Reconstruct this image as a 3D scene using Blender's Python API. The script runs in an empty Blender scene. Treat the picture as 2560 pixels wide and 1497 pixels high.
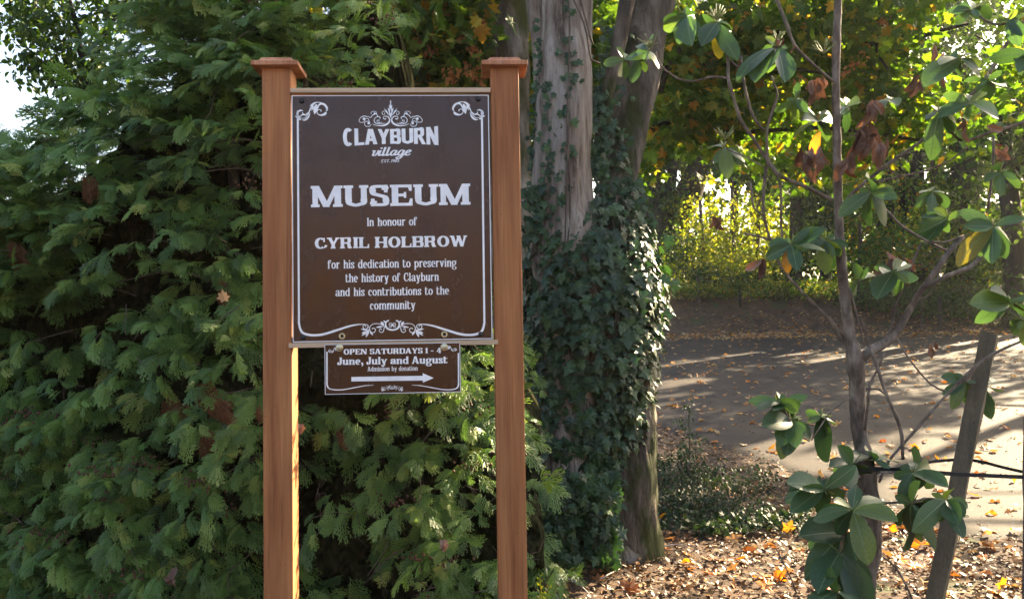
import bpy, math, random
import numpy as np
from mathutils import Vector, Matrix, Euler, geometry, noise as mnoise

random.seed(7); rng = np.random.default_rng(11)
sc = bpy.context.scene
C = sc.collection
# ------------------------------------------------------------------ camera
F_PX, W_PX, H_PX = 2130.0, 2560.0, 1497.0
EYE = 1.55
PITCH, ROLL = math.radians(1.0), math.radians(0.885)
cam_d = bpy.data.cameras.new('camera'); cam = bpy.data.objects.new('camera', cam_d); C.objects.link(cam)
cam_d.sensor_width = 36.0; cam_d.lens = 36.0 * F_PX / W_PX
cam_d.clip_start = 0.05; cam_d.clip_end = 600
CAM_R = Matrix.Rotation(math.pi / 2 + PITCH, 3, 'X') @ Matrix.Rotation(-ROLL, 3, 'Z')
cam.matrix_world = Matrix.Translation((0, 0, EYE)) @ CAM_R.to_4x4()
sc.camera = cam
# ------------------------------------------------------------------ light
SUN_AZ, SUN_EL = math.radians(47), math.radians(27)      # azimuth: to the right of the view direction (+Y)
world = bpy.data.worlds.new('World'); sc.world = world; world.use_nodes = True
wn = world.node_tree; wn.nodes.clear()
sky = wn.nodes.new('ShaderNodeTexSky'); sky.sky_type = 'NISHITA'; sky.sun_disc = False
sky.sun_elevation = SUN_EL; sky.sun_rotation = SUN_AZ; sky.dust_density = 4.0; sky.air_density = 1.0; sky.ozone_density = 1.0
bgn = wn.nodes.new('ShaderNodeBackground'); bgn.inputs['Strength'].default_value = 0.072
won = wn.nodes.new('ShaderNodeOutputWorld')
wn.links.new(sky.outputs[0], bgn.inputs[0]); wn.links.new(bgn.outputs[0], won.inputs[0])
sun_d = bpy.data.lights.new('sun', 'SUN'); sun_d.energy = 5.0; sun_d.angle = math.radians(0.5); sun_d.color = (1.0, 0.80, 0.52)
sun = bpy.data.objects.new('sun', sun_d); C.objects.link(sun)
SUN_DIR = Vector((math.sin(SUN_AZ) * math.cos(SUN_EL), math.cos(SUN_AZ) * math.cos(SUN_EL), math.sin(SUN_EL)))
sun.rotation_euler = SUN_DIR.to_track_quat('Z', 'Y').to_euler()
sc.view_settings.view_transform = 'Standard'; sc.view_settings.look = 'None'
sc.view_settings.exposure = 2.92; sc.view_settings.gamma = 1.0; sc.view_settings.use_curve_mapping = False
sc.cycles.use_denoising = True
sc.cycles.max_bounces = 7; sc.cycles.diffuse_bounces = 3; sc.cycles.glossy_bounces = 2
sc.cycles.transmission_bounces = 4; sc.cycles.transparent_max_bounces = 4
sc.cycles.sample_clamp_indirect = 6.0
sc.render.engine = 'CYCLES'

# ------------------------------------------------------------------ pixel <-> place helpers
def ray(px, py):
    d = CAM_R @ Vector(((px - W_PX / 2) / F_PX, -(py - H_PX / 2) / F_PX, -1.0))
    return d / d.y
def P(px, py, d):
    """point seen at photo pixel (px,py), d metres in front of the camera"""
    r = ray(px, py); return Vector((r.x * d, d, EYE + r.z * d))
def smooth(t):
    t = max(0.0, min(1.0, t)); return t * t * (3 - 2 * t)
def ground_z(x, y):
    z = 0.0
    if y > 7.5: z += 0.060 * (min(y, 23.0) - 7.5)
    by = 23.0 - 0.06 * (x - 4)
    z += 1.25 * smooth((y - by) / 2.6)
    if y > 26: z += 0.0
    return z
def G(px, py):
    """point of the terrain seen at photo pixel"""
    r = ray(px, py); lo, hi = 0.5, 60.0
    d = lo
    while d < hi:
        p = Vector((r.x * d, d, EYE + r.z * d))
        if p.z < ground_z(p.x, p.y): break
        d += 0.05
    return Vector((p.x, p.y, ground_z(p.x, p.y)))

# ------------------------------------------------------------------ object helpers
def tag(o, label=None, cat=None, group=None, kind=None):
    if label: o['label'] = label
    if cat: o['category'] = cat
    if group: o['group'] = group
    if kind: o['kind'] = kind
    return o
def thing(name, label, cat, loc=(0, 0, 0), group=None):
    o = bpy.data.objects.new(name, None); o.empty_display_size = 0.05; C.objects.link(o); o.location = loc
    return tag(o, label, cat, group)
def link(o, parent=None):
    C.objects.link(o)
    if parent is not None: o.parent = parent
    return o
def mesh_np(name, V, polys, mat, smooth_sh=True, tint=None, offset=(0, 0, 0)):
    """polys: list of int arrays (n,k)"""
    V = np.asarray(V, np.float32) - np.asarray(offset, np.float32)
    me = bpy.data.meshes.new(name)
    if isinstance(polys, np.ndarray): polys = [polys]
    polys = [p for p in polys if len(p)]
    nl = sum(p.size for p in polys); nf = sum(len(p) for p in polys)
    me.vertices.add(len(V)); me.vertices.foreach_set('co', V.ravel())
    me.loops.add(nl); me.polygons.add(nf)
    me.loops.foreach_set('vertex_index', np.concatenate([p.ravel() for p in polys]).astype(np.int32))
    tot = np.concatenate([np.full(len(p), p.shape[1]) for p in polys]).astype(np.int32)
    st = np.concatenate([[0], np.cumsum(tot)[:-1]]).astype(np.int32)
    me.polygons.foreach_set('loop_start', st)
    me.polygons.foreach_set('use_smooth', np.full(nf, smooth_sh))
    if tint is not None:
        a = me.attributes.new('tint', 'FLOAT', 'POINT'); a.data.foreach_set('value', np.asarray(tint, np.float32))
    me.update(); me.validate()
    if mat: me.materials.append(mat)
    return me
def obj(name, me, parent=None):
    return link(bpy.data.objects.new(name, me), parent)

class MB:
    """collects simple solids; world coordinates unless told otherwise"""
    def __init__(s): s.v = []; s.q = []; s.t = []; s.n = 0; s.tint = []
    def add(s, V, quads=None, tris=None, tint=0.0):
        s.v.append(np.asarray(V, float))
        if quads is not None and len(quads): s.q.append(np.asarray(quads, int) + s.n)
        if tris is not None and len(tris): s.t.append(np.asarray(tris, int) + s.n)
        s.tint.append(np.full(len(V), tint)); s.n += len(V)
    def box(s, x0, x1, y0, y1, z0, z1):
        V = [(x, y, z) for z in (z0, z1) for y in (y0, y1) for x in (x0, x1)]
        s.add(V, [(0, 2, 3, 1), (4, 5, 7, 6), (0, 1, 5, 4), (2, 6, 7, 3), (0, 4, 6, 2), (1, 3, 7, 5)])
    def mesh(s, name, mat, off=(0, 0, 0), sm=False):
        pl = []
        if s.q: pl.append(np.concatenate(s.q))
        if s.t: pl.append(np.concatenate(s.t))
        return mesh_np(name, np.concatenate(s.v), pl, mat, sm, np.concatenate(s.tint), off)
    def build(s, name, mat, parent=None, off=(0, 0, 0), sm=False):
        return obj(name, s.mesh(name, mat, off, sm), parent)

def spline(pts, step):
    """resample a polyline of 3-d points + scalar with catmull-rom"""
    pts = [np.array(p, float) for p in pts]
    if len(pts) < 3:
        pts = [pts[0], (pts[0] + pts[-1]) / 2, pts[-1]]
    e = [2 * pts[0] - pts[1]] + pts + [2 * pts[-1] - pts[-2]]
    out = []
    for i in range(1, len(e) - 2):
        n = max(1, int(np.linalg.norm((e[i + 1] - e[i])[:3]) / step))
        for k in range(n):
            t = k / n
            out.append(0.5 * ((2 * e[i]) + (-e[i - 1] + e[i + 1]) * t + (2 * e[i - 1] - 5 * e[i] + 4 * e[i + 1] - e[i + 2]) * t * t
                              + (-e[i - 1] + 3 * e[i] - 3 * e[i + 1] + e[i + 2]) * t ** 3))
    out.append(e[-2]); return np.array(out)
def tube(mb, pts, seg=8, step=0.05, bump=0.0, freq=6.0, cap=True, flute=0.0, tint=0.0, seed=0, ridge=0.0):
    """pts: (x,y,z,r) list"""
    S = spline(pts, step); n = len(S)
    c = S[:, :3]; r = np.maximum(S[:, 3], 0.0004)
    T = np.gradient(c, axis=0); T /= np.linalg.norm(T, axis=1)[:, None] + 1e-9
    u = np.cross(T[0], (0.3, 1, 0.1)); u /= np.linalg.norm(u)
    V = []
    for i in range(n):
        u = u - T[i] * np.dot(u, T[i]); u /= np.linalg.norm(u); w = np.cross(T[i], u)
        for k in range(seg):
            a = 2 * math.pi * k / seg
            d = u * math.cos(a) + w * math.sin(a)
            rr = r[i]
            if bump:
                q = c[i] + d * r[i]
                rr *= 1 + bump * mnoise.noise(Vector(q * freq + seed)) + (flute * math.sin(a * 5 + seed + c[i][2] * .8) if flute else 0)
            if ridge: rr *= 1 + ridge * (abs(mnoise.noise(Vector((math.cos(a) * 5.5 + seed, math.sin(a) * 5.5, c[i][2] * 2.2)))) * 2 - .5 + .5 * mnoise.noise(Vector((math.cos(a) * 13, math.sin(a) * 13 + seed, c[i][2] * 7))))
            V.append(c[i] + d * rr)
    Q = []
    for i in range(n - 1):
        for k in range(seg):
            a, b = i * seg + k, i * seg + (k + 1) % seg
            Q.append((a, b, b + seg, a + seg))
    Tr = []
    if cap:
        V.append(c[0]); V.append(c[-1]); m = n * seg
        for k in range(seg):
            Tr.append((m, (k + 1) % seg, k)); Tr.append((m + 1, (n - 1) * seg + k, (n - 1) * seg + (k + 1) % seg))
    mb.add(V, Q, Tr, tint)
def lathe(mb, prof, seg=20, M=Matrix.Identity(4)):
    """prof: (r,h) rotated about local Y (facing -Y)"""
    V = []; Q = []
    for r, h in prof:
        for k in range(seg):
            a = 2 * math.pi * k / seg
            V.append(M @ Vector((r * math.cos(a), -h, r * math.sin(a))))
    for i in range(len(prof) - 1):
        for k in range(seg):
            a, b = i * seg + k, i * seg + (k + 1) % seg
            Q.append((a, b, b + seg, a + seg))
    mb.add([tuple(v) for v in V], Q)

# ------------------------------------------------------------------ instanced leaf meshes (numpy)
def stamp(templates, mats, which, tint):
    """templates: list of (V, T tris); mats (n,4,4); returns V,T,tint"""
    Vs = []; Ts = []; tt = []; off = 0
    mats = np.asarray(mats); which = np.asarray(which); tint = np.asarray(tint)
    for k, (V, T) in enumerate(templates):
        idx = np.where(which == k)[0]
        if not len(idx): continue
        M = mats[idx]; Vh = np.einsum('nij,vj->nvi', M[:, :3, :3], V) + M[:, None, :3, 3]
        n, v = len(idx), len(V)
        Vs.append(Vh.reshape(-1, 3)); Ts.append((T[None] + (np.arange(n) * v)[:, None, None]).reshape(-1, 3) + off)
        tt.append(np.repeat(tint[idx], v)); off += n * v
    return np.concatenate(Vs), np.concatenate(Ts), np.concatenate(tt)
def frames(pos, fwd, up, scale):
    """matrices with Y=fwd, Z~up"""
    pos = np.asarray(pos, float); f = np.asarray(fwd, float); u = np.asarray(up, float)
    f = f / (np.linalg.norm(f, axis=1)[:, None] + 1e-9)
    x = np.cross(f, u); x /= np.linalg.norm(x, axis=1)[:, None] + 1e-9
    z = np.cross(x, f); n = len(pos); s = np.broadcast_to(np.asarray(scale, float), (n,))
    M = np.zeros((n, 4, 4)); M[:, :3, 0] = x * s[:, None]; M[:, :3, 1] = f * s[:, None]; M[:, :3, 2] = z * s[:, None]
    M[:, :3, 3] = pos; M[:, 3, 3] = 1
    return M
def unit(v): v = np.asarray(v, float); return v / (np.linalg.norm(v) + 1e-9)
def rnd_dirs(n):
    v = rng.normal(size=(n, 3)); return v / np.linalg.norm(v, axis=1)[:, None]

def leaf_from_outline(pts, ribs=1, fold=0.25, droop=0.3, cup=0.0):
    """fan leaf along +Y from outline half (x,y) incl. both ends on axis; returns V,T"""
    mids = [p for p in pts]
    V = []; T = []
    # axis vertices share y of outline
    ys = [p[1] for p in pts]
    n = len(pts)
    for x, y in pts:
        z = -droop * y * y
        V.append((0, y if 0 < y < 1 else y, z))
    for s in (-1, 1):
        for x, y in pts:
            V.append((s * x, y, -droop * y * y + fold * abs(x) - cup * x * x))
    for s in (0, 1):
        o = n * (s + 1)
        for i in range(n - 1):
            a, b, c, d = i, i + 1, o + i + 1, o + i
            tr = [(a, b, c), (a, c, d)] if s else [(a, c, b), (a, d, c)]
            T += tr
    V = np.array(V, float); T = np.array(T)
    # drop degenerate triangles
    keep = []
    for t in T:
        A = np.linalg.norm(np.cross(V[t[1]] - V[t[0]], V[t[2]] - V[t[0]]))
        keep.append(A > 1e-7)
    return V, T[np.array(keep)]
def polar_leaf(pts, fold=0.15, droop=0.25, centre=(0, 0.35), wav=0.05):
    """lobed leaf: closed outline fan round a centre"""
    V = [(centre[0], centre[1], 0.02)]
    for i, (x, y) in enumerate(pts):
        V.append((x, y, fold * abs(x) - droop * (y - centre[1]) ** 2 - wav * (i % 2)))
    n = len(pts); T = [(0, 1 + i, 1 + (i + 1) % n) for i in range(n)]
    return np.array(V, float), np.array(T)
def mirror_outline(half):
    return [(x, y) for x, y in half] + [(-x, y) for x, y in reversed(half) if x > 1e-6]
# ivy: five pointed lobes; maple: sharper, with side teeth
IVY = polar_leaf(mirror_outline([(0, 0.0), (.20, -.10), (.42, .06), (.28, .28), (.56, .46), (.24, .60), (0, 1.05)]), fold=.12, droop=.15)
IVY2 = polar_leaf(mirror_outline([(0, 0.0), (.26, -.06), (.34, .18), (.30, .30), (.48, .52), (.22, .62), (0, .95)]), fold=-.1, droop=.3)
MAPLE = polar_leaf(mirror_outline([(0, 0.0), (.12, .02), (.38, -.10), (.34, .12), (.60, .26), (.40, .40), (.62, .66), (.34, .60), (.22, .58), (.24, .80), (0, 1.05)]), fold=.1, droop=.2)
MAPLE2 = polar_leaf(mirror_outline([(0, 0.0), (.30, -.08), (.30, .14), (.58, .36), (.32, .46), (.36, .74), (.14, .66), (0, 1.0)]), fold=-.25, droop=-.3)
CURLED = polar_leaf(mirror_outline([(0, 0.0), (.30, -.05), (.26, .2), (.42, .42), (.24, .5), (.2, .8), (0, .95)]), fold=.9, droop=.8, wav=.15)
SIMPLE = leaf_from_outline([(0, 0), (.26, .3), (.24, .62), (0, 1.0)], fold=.2, droop=.2)
def diamond(w=.3):
    return np.array([(0, 0, 0), (w, .5, .05), (0, 1, 0), (-w, .5, .05)], float), np.array([(0, 1, 2), (0, 2, 3)])
DIAM = diamond()

# cedar / cypress spray: flat fan of scale foliage
def spray_template(seed, nb=6, L=1.0):
    r = random.Random(seed); V = []; T = []
    sgn = r.choice((-1, 1))
    def zof(x, y): return -0.42 * y * y - 0.30 * abs(x) + .25 * abs(x) * y
    def strip(x0, y0, ang, ln, w):
        dx, dy = math.sin(ang), math.cos(ang); px, py = dy, -dx
        base = len(V); lift = r.uniform(-.03, .05)
        if ln < .2:      # short finger: one narrow diamond
            for a, b in ((0, 0), (.6, 1), (.6, -1), (1, 0)):
                x, y = x0 + dx * ln * a + px * w * b * .55, y0 + dy * ln * a + py * w * b * .55
                V.append((x, y, zof(x, y) + lift * a + b * w * .25))
            T.extend([(base, base + 1, base + 3), (base, base + 3, base + 2)]); return
        for a, b in ((0, .45), (.62, 1), (1, 0.1)):
            for s in (-1, 1):
                x, y = x0 + dx * ln * a + px * w * b * s * .5, y0 + dy * ln * a + py * w * b * s * .5
                V.append((x, y, zof(x, y) + lift * a + s * w * .25))
        T.extend([(base, base + 1, base + 3), (base, base + 3, base + 2), (base + 2, base + 3, base + 5), (base + 2, base + 5, base + 4)])
    curve = r.uniform(-.15, .15)
    strip(0, 0, curve * .5, 1.0, .045)
    for i in range(nb):
        t = .10 + .80 * i / nb
        for s in (-1, 1):
            tt = t + (.06 if s == sgn else 0) + r.uniform(-.015, .015)
            prof = math.sin(min(1, (tt + .22) / .62) * math.pi / 2) * (1 - max(0, (tt - .38)) * 1.3)
            ln = .52 * prof * r.uniform(.7, 1.2)
            if ln < .07: continue
            ang = s * (math.radians(r.uniform(36, 50)) * (1 - .35 * tt)) + curve
            x0, y0 = math.sin(curve * .5) * tt, tt
            strip(x0, y0, ang, ln, .05)
            m = max(1, int(ln / .15))
            for j in range(1, m + 1):
                q = ln * (j - .2) / (m + .6); bx, by = x0 + math.sin(ang) * q, y0 + math.cos(ang) * q
                sl = (ln - q) * .50 * r.uniform(.7, 1.25) + .045
                strip(bx, by, ang - s * .62, sl, .046)
                if j < m: strip(bx, by, ang + s * .60, sl * .75, .048)
    return np.array(V, float), np.array(T)
SPRAYS = [spray_template(s) for s in (1, 2, 3, 4)]

# ------------------------------------------------------------------ materials
def new_mat(name):
    m = bpy.data.materials.new(name); m.use_nodes = True
    nt = m.node_tree; nt.nodes.clear(); out = nt.nodes.new('ShaderNodeOutputMaterial')
    return m, nt, out
def node(nt, t, **kw):
    n = nt.nodes.new(t)
    for k, v in kw.items():
        if k in n.inputs.keys(): n.inputs[k].default_value = v
        else: setattr(n, k, v)
    return n
def ramp(nt, fac, stops, interp='LINEAR'):
    r = nt.nodes.new('ShaderNodeValToRGB'); r.color_ramp.interpolation = interp
    el = r.color_ramp.elements
    while len(el) < len(stops): el.new(0.5)
    for e, (p, c) in zip(el, stops): e.position = p; e.color = (*c, 1)
    nt.links.new(fac, r.inputs[0]); return r.outputs[0]
def mathn(nt, op, a, b):
    n = nt.nodes.new('ShaderNodeMath'); n.operation = op
    for i, x in enumerate((a, b)):
        if isinstance(x, (int, float)): n.inputs[i].default_value = x
        else: nt.links.new(x, n.inputs[i])
    return n.outputs[0]
def tint_fac(nt):
    a = nt.nodes.new('ShaderNodeAttribute'); a.attribute_name = 'tint'
    o = nt.nodes.new('ShaderNodeObjectInfo')
    return mathn(nt, 'FRACT', mathn(nt, 'ADD', a.outputs['Fac'], o.outputs['Random']), 0)
def noise_tex(nt, scale, detail=4, vec=None, rough=.6, sc3=None, coord='Object'):
    n = nt.nodes.new('ShaderNodeTexNoise'); n.inputs['Scale'].default_value = scale; n.inputs['Detail'].default_value = detail
    n.inputs['Roughness'].default_value = rough
    tc = nt.nodes.new('ShaderNodeTexCoord'); mp = nt.nodes.new('ShaderNodeMapping')
    nt.links.new(tc.outputs[coord], mp.inputs[0])
    if sc3: mp.inputs['Scale'].default_value = sc3
    nt.links.new(mp.outputs[0], n.inputs['Vector']); return n.outputs['Fac']
def leaf_mat(name, stops, rough=.5, trans=.35, trans_col=(1.0, 1.05, .45), spec=.5, mottled=True):
    m, nt, out = new_mat(name)
    f = tint_fac(nt)
    col = ramp(nt, f, stops)
    if mottled:
        nz = noise_tex(nt, 22, 3)
        mx = nt.nodes.new('ShaderNodeMixRGB'); mx.blend_type = 'MULTIPLY'; mx.inputs[0].default_value = .55
        nt.links.new(col, mx.inputs[1]); nt.links.new(ramp(nt, nz, [(.3, (.6, .6, .6)), (.7, (1.25, 1.2, 1.1))]), mx.inputs[2]); col = mx.outputs[0]
    p = node(nt, 'ShaderNodeBsdfPrincipled'); p.inputs['Roughness'].default_value = rough
    p.inputs['Specular IOR Level'].default_value = spec
    nt.links.new(col, p.inputs['Base Color'])
    if trans > 0:
        tr = node(nt, 'ShaderNodeBsdfTranslucent'); mx = nt.nodes.new('ShaderNodeMixRGB'); mx.blend_type = 'MULTIPLY'; mx.inputs[0].default_value = 1
        nt.links.new(col, mx.inputs[1]); mx.inputs[2].default_value = (*[c * 2.2 for c in trans_col], 1)
        nt.links.new(mx.outputs[0], tr.inputs[0])
        ms = nt.nodes.new('ShaderNodeMixShader'); ms.inputs[0].default_value = trans
        nt.links.new(p.outputs[0], ms.inputs[1]); nt.links.new(tr.outputs[0], ms.inputs[2]); nt.links.new(ms.outputs[0], out.inputs[0])
    else: nt.links.new(p.outputs[0], out.inputs[0])
    return m
def surf_mat(name, stops, scale=6, sc3=(1, 1, 1), rough=.8, bump=.3, bscale=None, bsc3=None, detail=6, spec=.3, bdist=.01, second=None, metallic=0, coord='Object'):
    m, nt, out = new_mat(name)
    nz = noise_tex(nt, scale, detail, sc3=sc3, coord=coord)
    col = ramp(nt, nz, stops)
    if second:   # (scale, threshold lo, hi, colour, sc3)
        s2, lo, hi, c2, s3 = second
        n2 = noise_tex(nt, s2, 4, sc3=s3, coord=coord)
        mx = nt.nodes.new('ShaderNodeMixRGB'); nt.links.new(ramp(nt, n2, [(lo, (0, 0, 0)), (hi, (1, 1, 1))]), mx.inputs[0])
        nt.links.new(col, mx.inputs[1]); mx.inputs[2].default_value = (*c2, 1); col = mx.outputs[0]
    p = node(nt, 'ShaderNodeBsdfPrincipled'); p.inputs['Roughness'].default_value = rough; p.inputs['Specular IOR Level'].default_value = spec
    p.inputs['Metallic'].default_value = metallic
    nt.links.new(col, p.inputs['Base Color'])
    if bump:
        b = nt.nodes.new('ShaderNodeBump'); b.inputs['Strength'].default_value = bump; b.inputs['Distance'].default_value = bdist
        nt.links.new(noise_tex(nt, bscale or scale * 2, 6, sc3=bsc3 or sc3, coord=coord), b.inputs['Height']); nt.links.new(b.outputs[0], p.inputs['Normal'])
    nt.links.new(p.outputs[0], out.inputs[0]); return m

def wood_mat(name, dark, mid, light, seed=0.0, knots=True):
    m, nt, out = new_mat(name)
    tc = nt.nodes.new('ShaderNodeTexCoord'); mp = nt.nodes.new('ShaderNodeMapping'); nt.links.new(tc.outputs['Object'], mp.inputs[0])
    mp.inputs['Scale'].default_value = (1, 1, .06); mp.inputs['Location'].default_value = (seed, seed * 1.7, 0)
    w = nt.nodes.new('ShaderNodeTexNoise'); w.inputs['Scale'].default_value = 26; w.inputs['Detail'].default_value = 3; w.inputs['Distortion'].default_value = .6
    nt.links.new(mp.outputs[0], w.inputs['Vector'])
    col = ramp(nt, w.outputs['Fac'], [(.28, dark), (.45, mid), (.72, light)])
    # fine fibres
    mp2 = nt.nodes.new('ShaderNodeMapping'); nt.links.new(tc.outputs['Object'], mp2.inputs[0]); mp2.inputs['Scale'].default_value = (1, 1, .02)
    w2 = nt.nodes.new('ShaderNodeTexNoise'); w2.inputs['Scale'].default_value = 260; w2.inputs['Detail'].default_value = 3
    nt.links.new(mp2.outputs[0], w2.inputs['Vector'])
    mx = nt.nodes.new('ShaderNodeMixRGB'); mx.blend_type = 'MULTIPLY'; mx.inputs[0].default_value = .8
    nt.links.new(col, mx.inputs[1]); nt.links.new(ramp(nt, w2.outputs['Fac'], [(.27, (.42, .36, .33)), (.36, (.80, .77, .75)), (.65, (1.1, 1.1, 1.1))]), mx.inputs[2])
    # blotches + dark dirt specks
    n3 = noise_tex(nt, 9, 4, sc3=(1, 1, .12)); mx2 = nt.nodes.new('ShaderNodeMixRGB'); mx2.blend_type = 'MULTIPLY'; mx2.inputs[0].default_value = 1
    nt.links.new(mx.outputs[0], mx2.inputs[1]); nt.links.new(ramp(nt, n3, [(.32, (.66, .60, .56)), (.5, (.95, .93, .92)), (.68, (1.14, 1.14, 1.1))]), mx2.inputs[2])
    vo = nt.nodes.new('ShaderNodeTexVoronoi'); vo.inputs['Scale'].default_value = 26
    nt.links.new(tc.outputs['Object'], vo.inputs['Vector'])
    mx3 = nt.nodes.new('ShaderNodeMixRGB'); nt.links.new(ramp(nt, vo.outputs['Distance'], [(.035, (1, 1, 1)), (.06, (0, 0, 0))]), mx3.inputs[0])
    nt.links.new(mx2.outputs[0], mx3.inputs[1]); mx3.inputs[2].default_value = (*[c * .35 for c in dark], 1)
    p = node(nt, 'ShaderNodeBsdfPrincipled'); p.inputs['Roughness'].default_value = .62; p.inputs['Specular IOR Level'].default_value = .3
    nt.links.new((mx3 if knots else mx2).outputs[0], p.inputs['Base Color'])
    b = nt.nodes.new('ShaderNodeBump'); b.inputs['Strength'].default_value = .35; b.inputs['Distance'].default_value = .002
    nt.links.new(w2.outputs['Fac'], b.inputs['Height']); nt.links.new(b.outputs[0], p.inputs['Normal'])
    nt.links.new(p.outputs[0], out.inputs[0]); return m

def plain(name, col, rough=.5, metallic=0, spec=.5, bump=0, bscale=60):
    return surf_mat(name, [(.3, tuple(c * .9 for c in col)), (.7, tuple(min(1, c * 1.08) for c in col))], scale=25, rough=rough, bump=bump, bscale=bscale, metallic=metallic, spec=spec, bdist=.001)

M = {}
M['cedar_post'] = wood_mat('cedar_post_wood', (.25, .088, .030), (.335, .132, .048), (.41, .18, .07))
M['cap_wood'] = wood_mat('cap_wood', (.26, .10, .05), (.40, .17, .085), (.50, .26, .15), 3.1, knots=False)
M['batten'] = wood_mat('batten_wood', (.36, .24, .14), (.50, .35, .22), (.58, .43, .29), 5.3, knots=False)
M['vinyl'] = None
M['white'] = plain('white_print', (.82, .83, .86), rough=.38)
M['edge_white'] = plain('panel_edge', (.70, .70, .72), rough=.5)
M['black_screw'] = plain('black_screw_paint', (.012, .012, .016), rough=.35)
M['brass'] = plain('brass', (.62, .52, .30), rough=.28, metallic=.85)
M['brass_hole'] = plain('grommet_hole', (.02, .015, .01), rough=.8)
M['bolt_cream'] = plain('cream_plated_metal', (.62, .60, .42), rough=.35, metallic=.25)
def vinyl():
    m, nt, out = new_mat('brown_vinyl')
    n = noise_tex(nt, 9, 3); col = ramp(nt, n, [(.3, (.040, .0150, .0080)), (.7, (.049, .0190, .0100))])
    p = node(nt, 'ShaderNodeBsdfPrincipled'); nt.links.new(col, p.inputs['Base Color']); nt.links.new(ramp(nt, noise_tex(nt, 14, 5, sc3=(1, 1, .5)), [(.35, (.15,) * 3), (.7, (.34,) * 3)]), p.inputs['Roughness']); p.inputs['Specular IOR Level'].default_value = .42
    b = nt.nodes.new('ShaderNodeBump'); b.inputs['Strength'].default_value = .25; b.inputs['Distance'].default_value = .0012
    nt.links.new(noise_tex(nt, 300, 2), b.inputs['Height']); nt.links.new(b.outputs[0], p.inputs['Normal'])
    nt.links.new(p.outputs[0], out.inputs[0]); return m
M['vinyl'] = vinyl()
M['spray'] = leaf_mat('cedar_foliage', [(0, (.048, .090, .030)), (.3, (.078, .145, .040)), (.65, (.12, .205, .052)), (.9, (.17, .25, .060)), (1, (.24, .26, .07))], rough=.5, trans=.3, spec=.4, mottled=False)
M['hedge_core'] = surf_mat('dead_twig_backing', [(.35, (.012, .012, .007)), (.55, (.040, .040, .020)), (.75, (.085, .065, .040))], scale=30, sc3=(1, 1, .5), rough=1, bump=1, bscale=40, bdist=.04, spec=0)  # for the added sheet that stops sky showing through the hedge
M['inner_spray'] = leaf_mat('cedar_inner_foliage', [(0, (.018, .040, .018)), (1, (.034, .070, .026))], rough=.6, trans=.2, spec=.25, mottled=False)
M['dead_spray'] = leaf_mat('dead_cedar_foliage', [(0, (.075, .034, .018)), (1, (.14, .07, .035))], rough=.8, trans=.2, spec=.2, mottled=False, trans_col=(1, .8, .5))
M['cones'] = plain('seed_cones', (.10, .035, .02), rough=.7, bump=.4)
M['twig_bark'] = surf_mat('twig_bark', [(.3, (.05, .035, .025)), (.7, (.15, .11, .085))], scale=40, sc3=(1, 1, .3), rough=.85, bump=.4, bdist=.002)
M['pale_twig'] = surf_mat('pale_bare_wood', [(.3, (.26, .22, .18)), (.7, (.48, .43, .38))], scale=60, rough=.7, bump=.2, bdist=.001)
M['shrub_leaf'] = leaf_mat('shrub_leaf', [(0, (.012, .026, .012)), (.6, (.022, .044, .018)), (1, (.045, .07, .025))], rough=.58, trans=.12, spec=.25, mottled=False)
M['ivy'] = leaf_mat('ivy_leaf', [(0, (.016, .036, .016)), (.5, (.028, .062, .024)), (.85, (.040, .085, .028)), (1, (.060, .11, .035))], rough=.42, trans=.2, spec=.42, trans_col=(.75, .95, .35))
M['rhodo'] = leaf_mat('rhododendron_leaf', [(0, (.034, .070, .034)), (.5, (.056, .104, .048)), (.85, (.080, .130, .048)), (1, (.13, .16, .04))], rough=.42, trans=.3, spec=.4, trans_col=(.95, 1.1, .35))
M['rhodo_old'] = leaf_mat('yellowing_leaf', [(0, (.09, .12, .02)), (.45, (.16, .15, .02)), (.75, (.45, .16, .01)), (1, (.55, .22, .02))], rough=.45, trans=.4, trans_col=(1, .85, .3))
M['rim'] = plain('leaf_rim', (.16, .22, .09), rough=.5)
M['dead_leaf'] = leaf_mat('dry_curled_leaf', [(0, (.085, .050, .038)), (.5, (.16, .105, .082)), (1, (.26, .185, .15))], rough=.75, trans=.08, spec=.2, trans_col=(1, .6, .4))
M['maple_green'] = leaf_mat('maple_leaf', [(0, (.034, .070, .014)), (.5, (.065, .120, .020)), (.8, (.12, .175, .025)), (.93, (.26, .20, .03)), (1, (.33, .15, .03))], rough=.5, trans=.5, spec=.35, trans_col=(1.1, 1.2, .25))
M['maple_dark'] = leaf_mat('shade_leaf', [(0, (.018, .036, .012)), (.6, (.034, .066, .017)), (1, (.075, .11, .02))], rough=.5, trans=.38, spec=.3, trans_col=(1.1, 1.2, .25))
M['gold_leaf'] = leaf_mat('yellow_green_leaf', [(0, (.07, .12, .02)), (.5, (.13, .18, .025)), (1, (.25, .25, .03))], rough=.5, trans=.5, spec=.3, trans_col=(1.25, 1.1, .25), mottled=False)
M['autumn_leaf'] = leaf_mat('autumn_leaf', [(0, (.30, .14, .03)), (1, (.55, .32, .06))], rough=.6, trans=.3, spec=.2, trans_col=(1, .9, .4), mottled=False)
M['far_green'] = leaf_mat('far_tree_leaf', [(0, (.035, .062, .02)), (1, (.075, .11, .03))], rough=.6, trans=.4, spec=.2, trans_col=(1.1, 1.15, .3), mottled=False)
M['samara'] = leaf_mat('maple_keys', [(0, (.30, .13, .045)), (1, (.42, .22, .08))], rough=.7, trans=.35, spec=.2, trans_col=(1, .8, .5), mottled=False)
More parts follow.
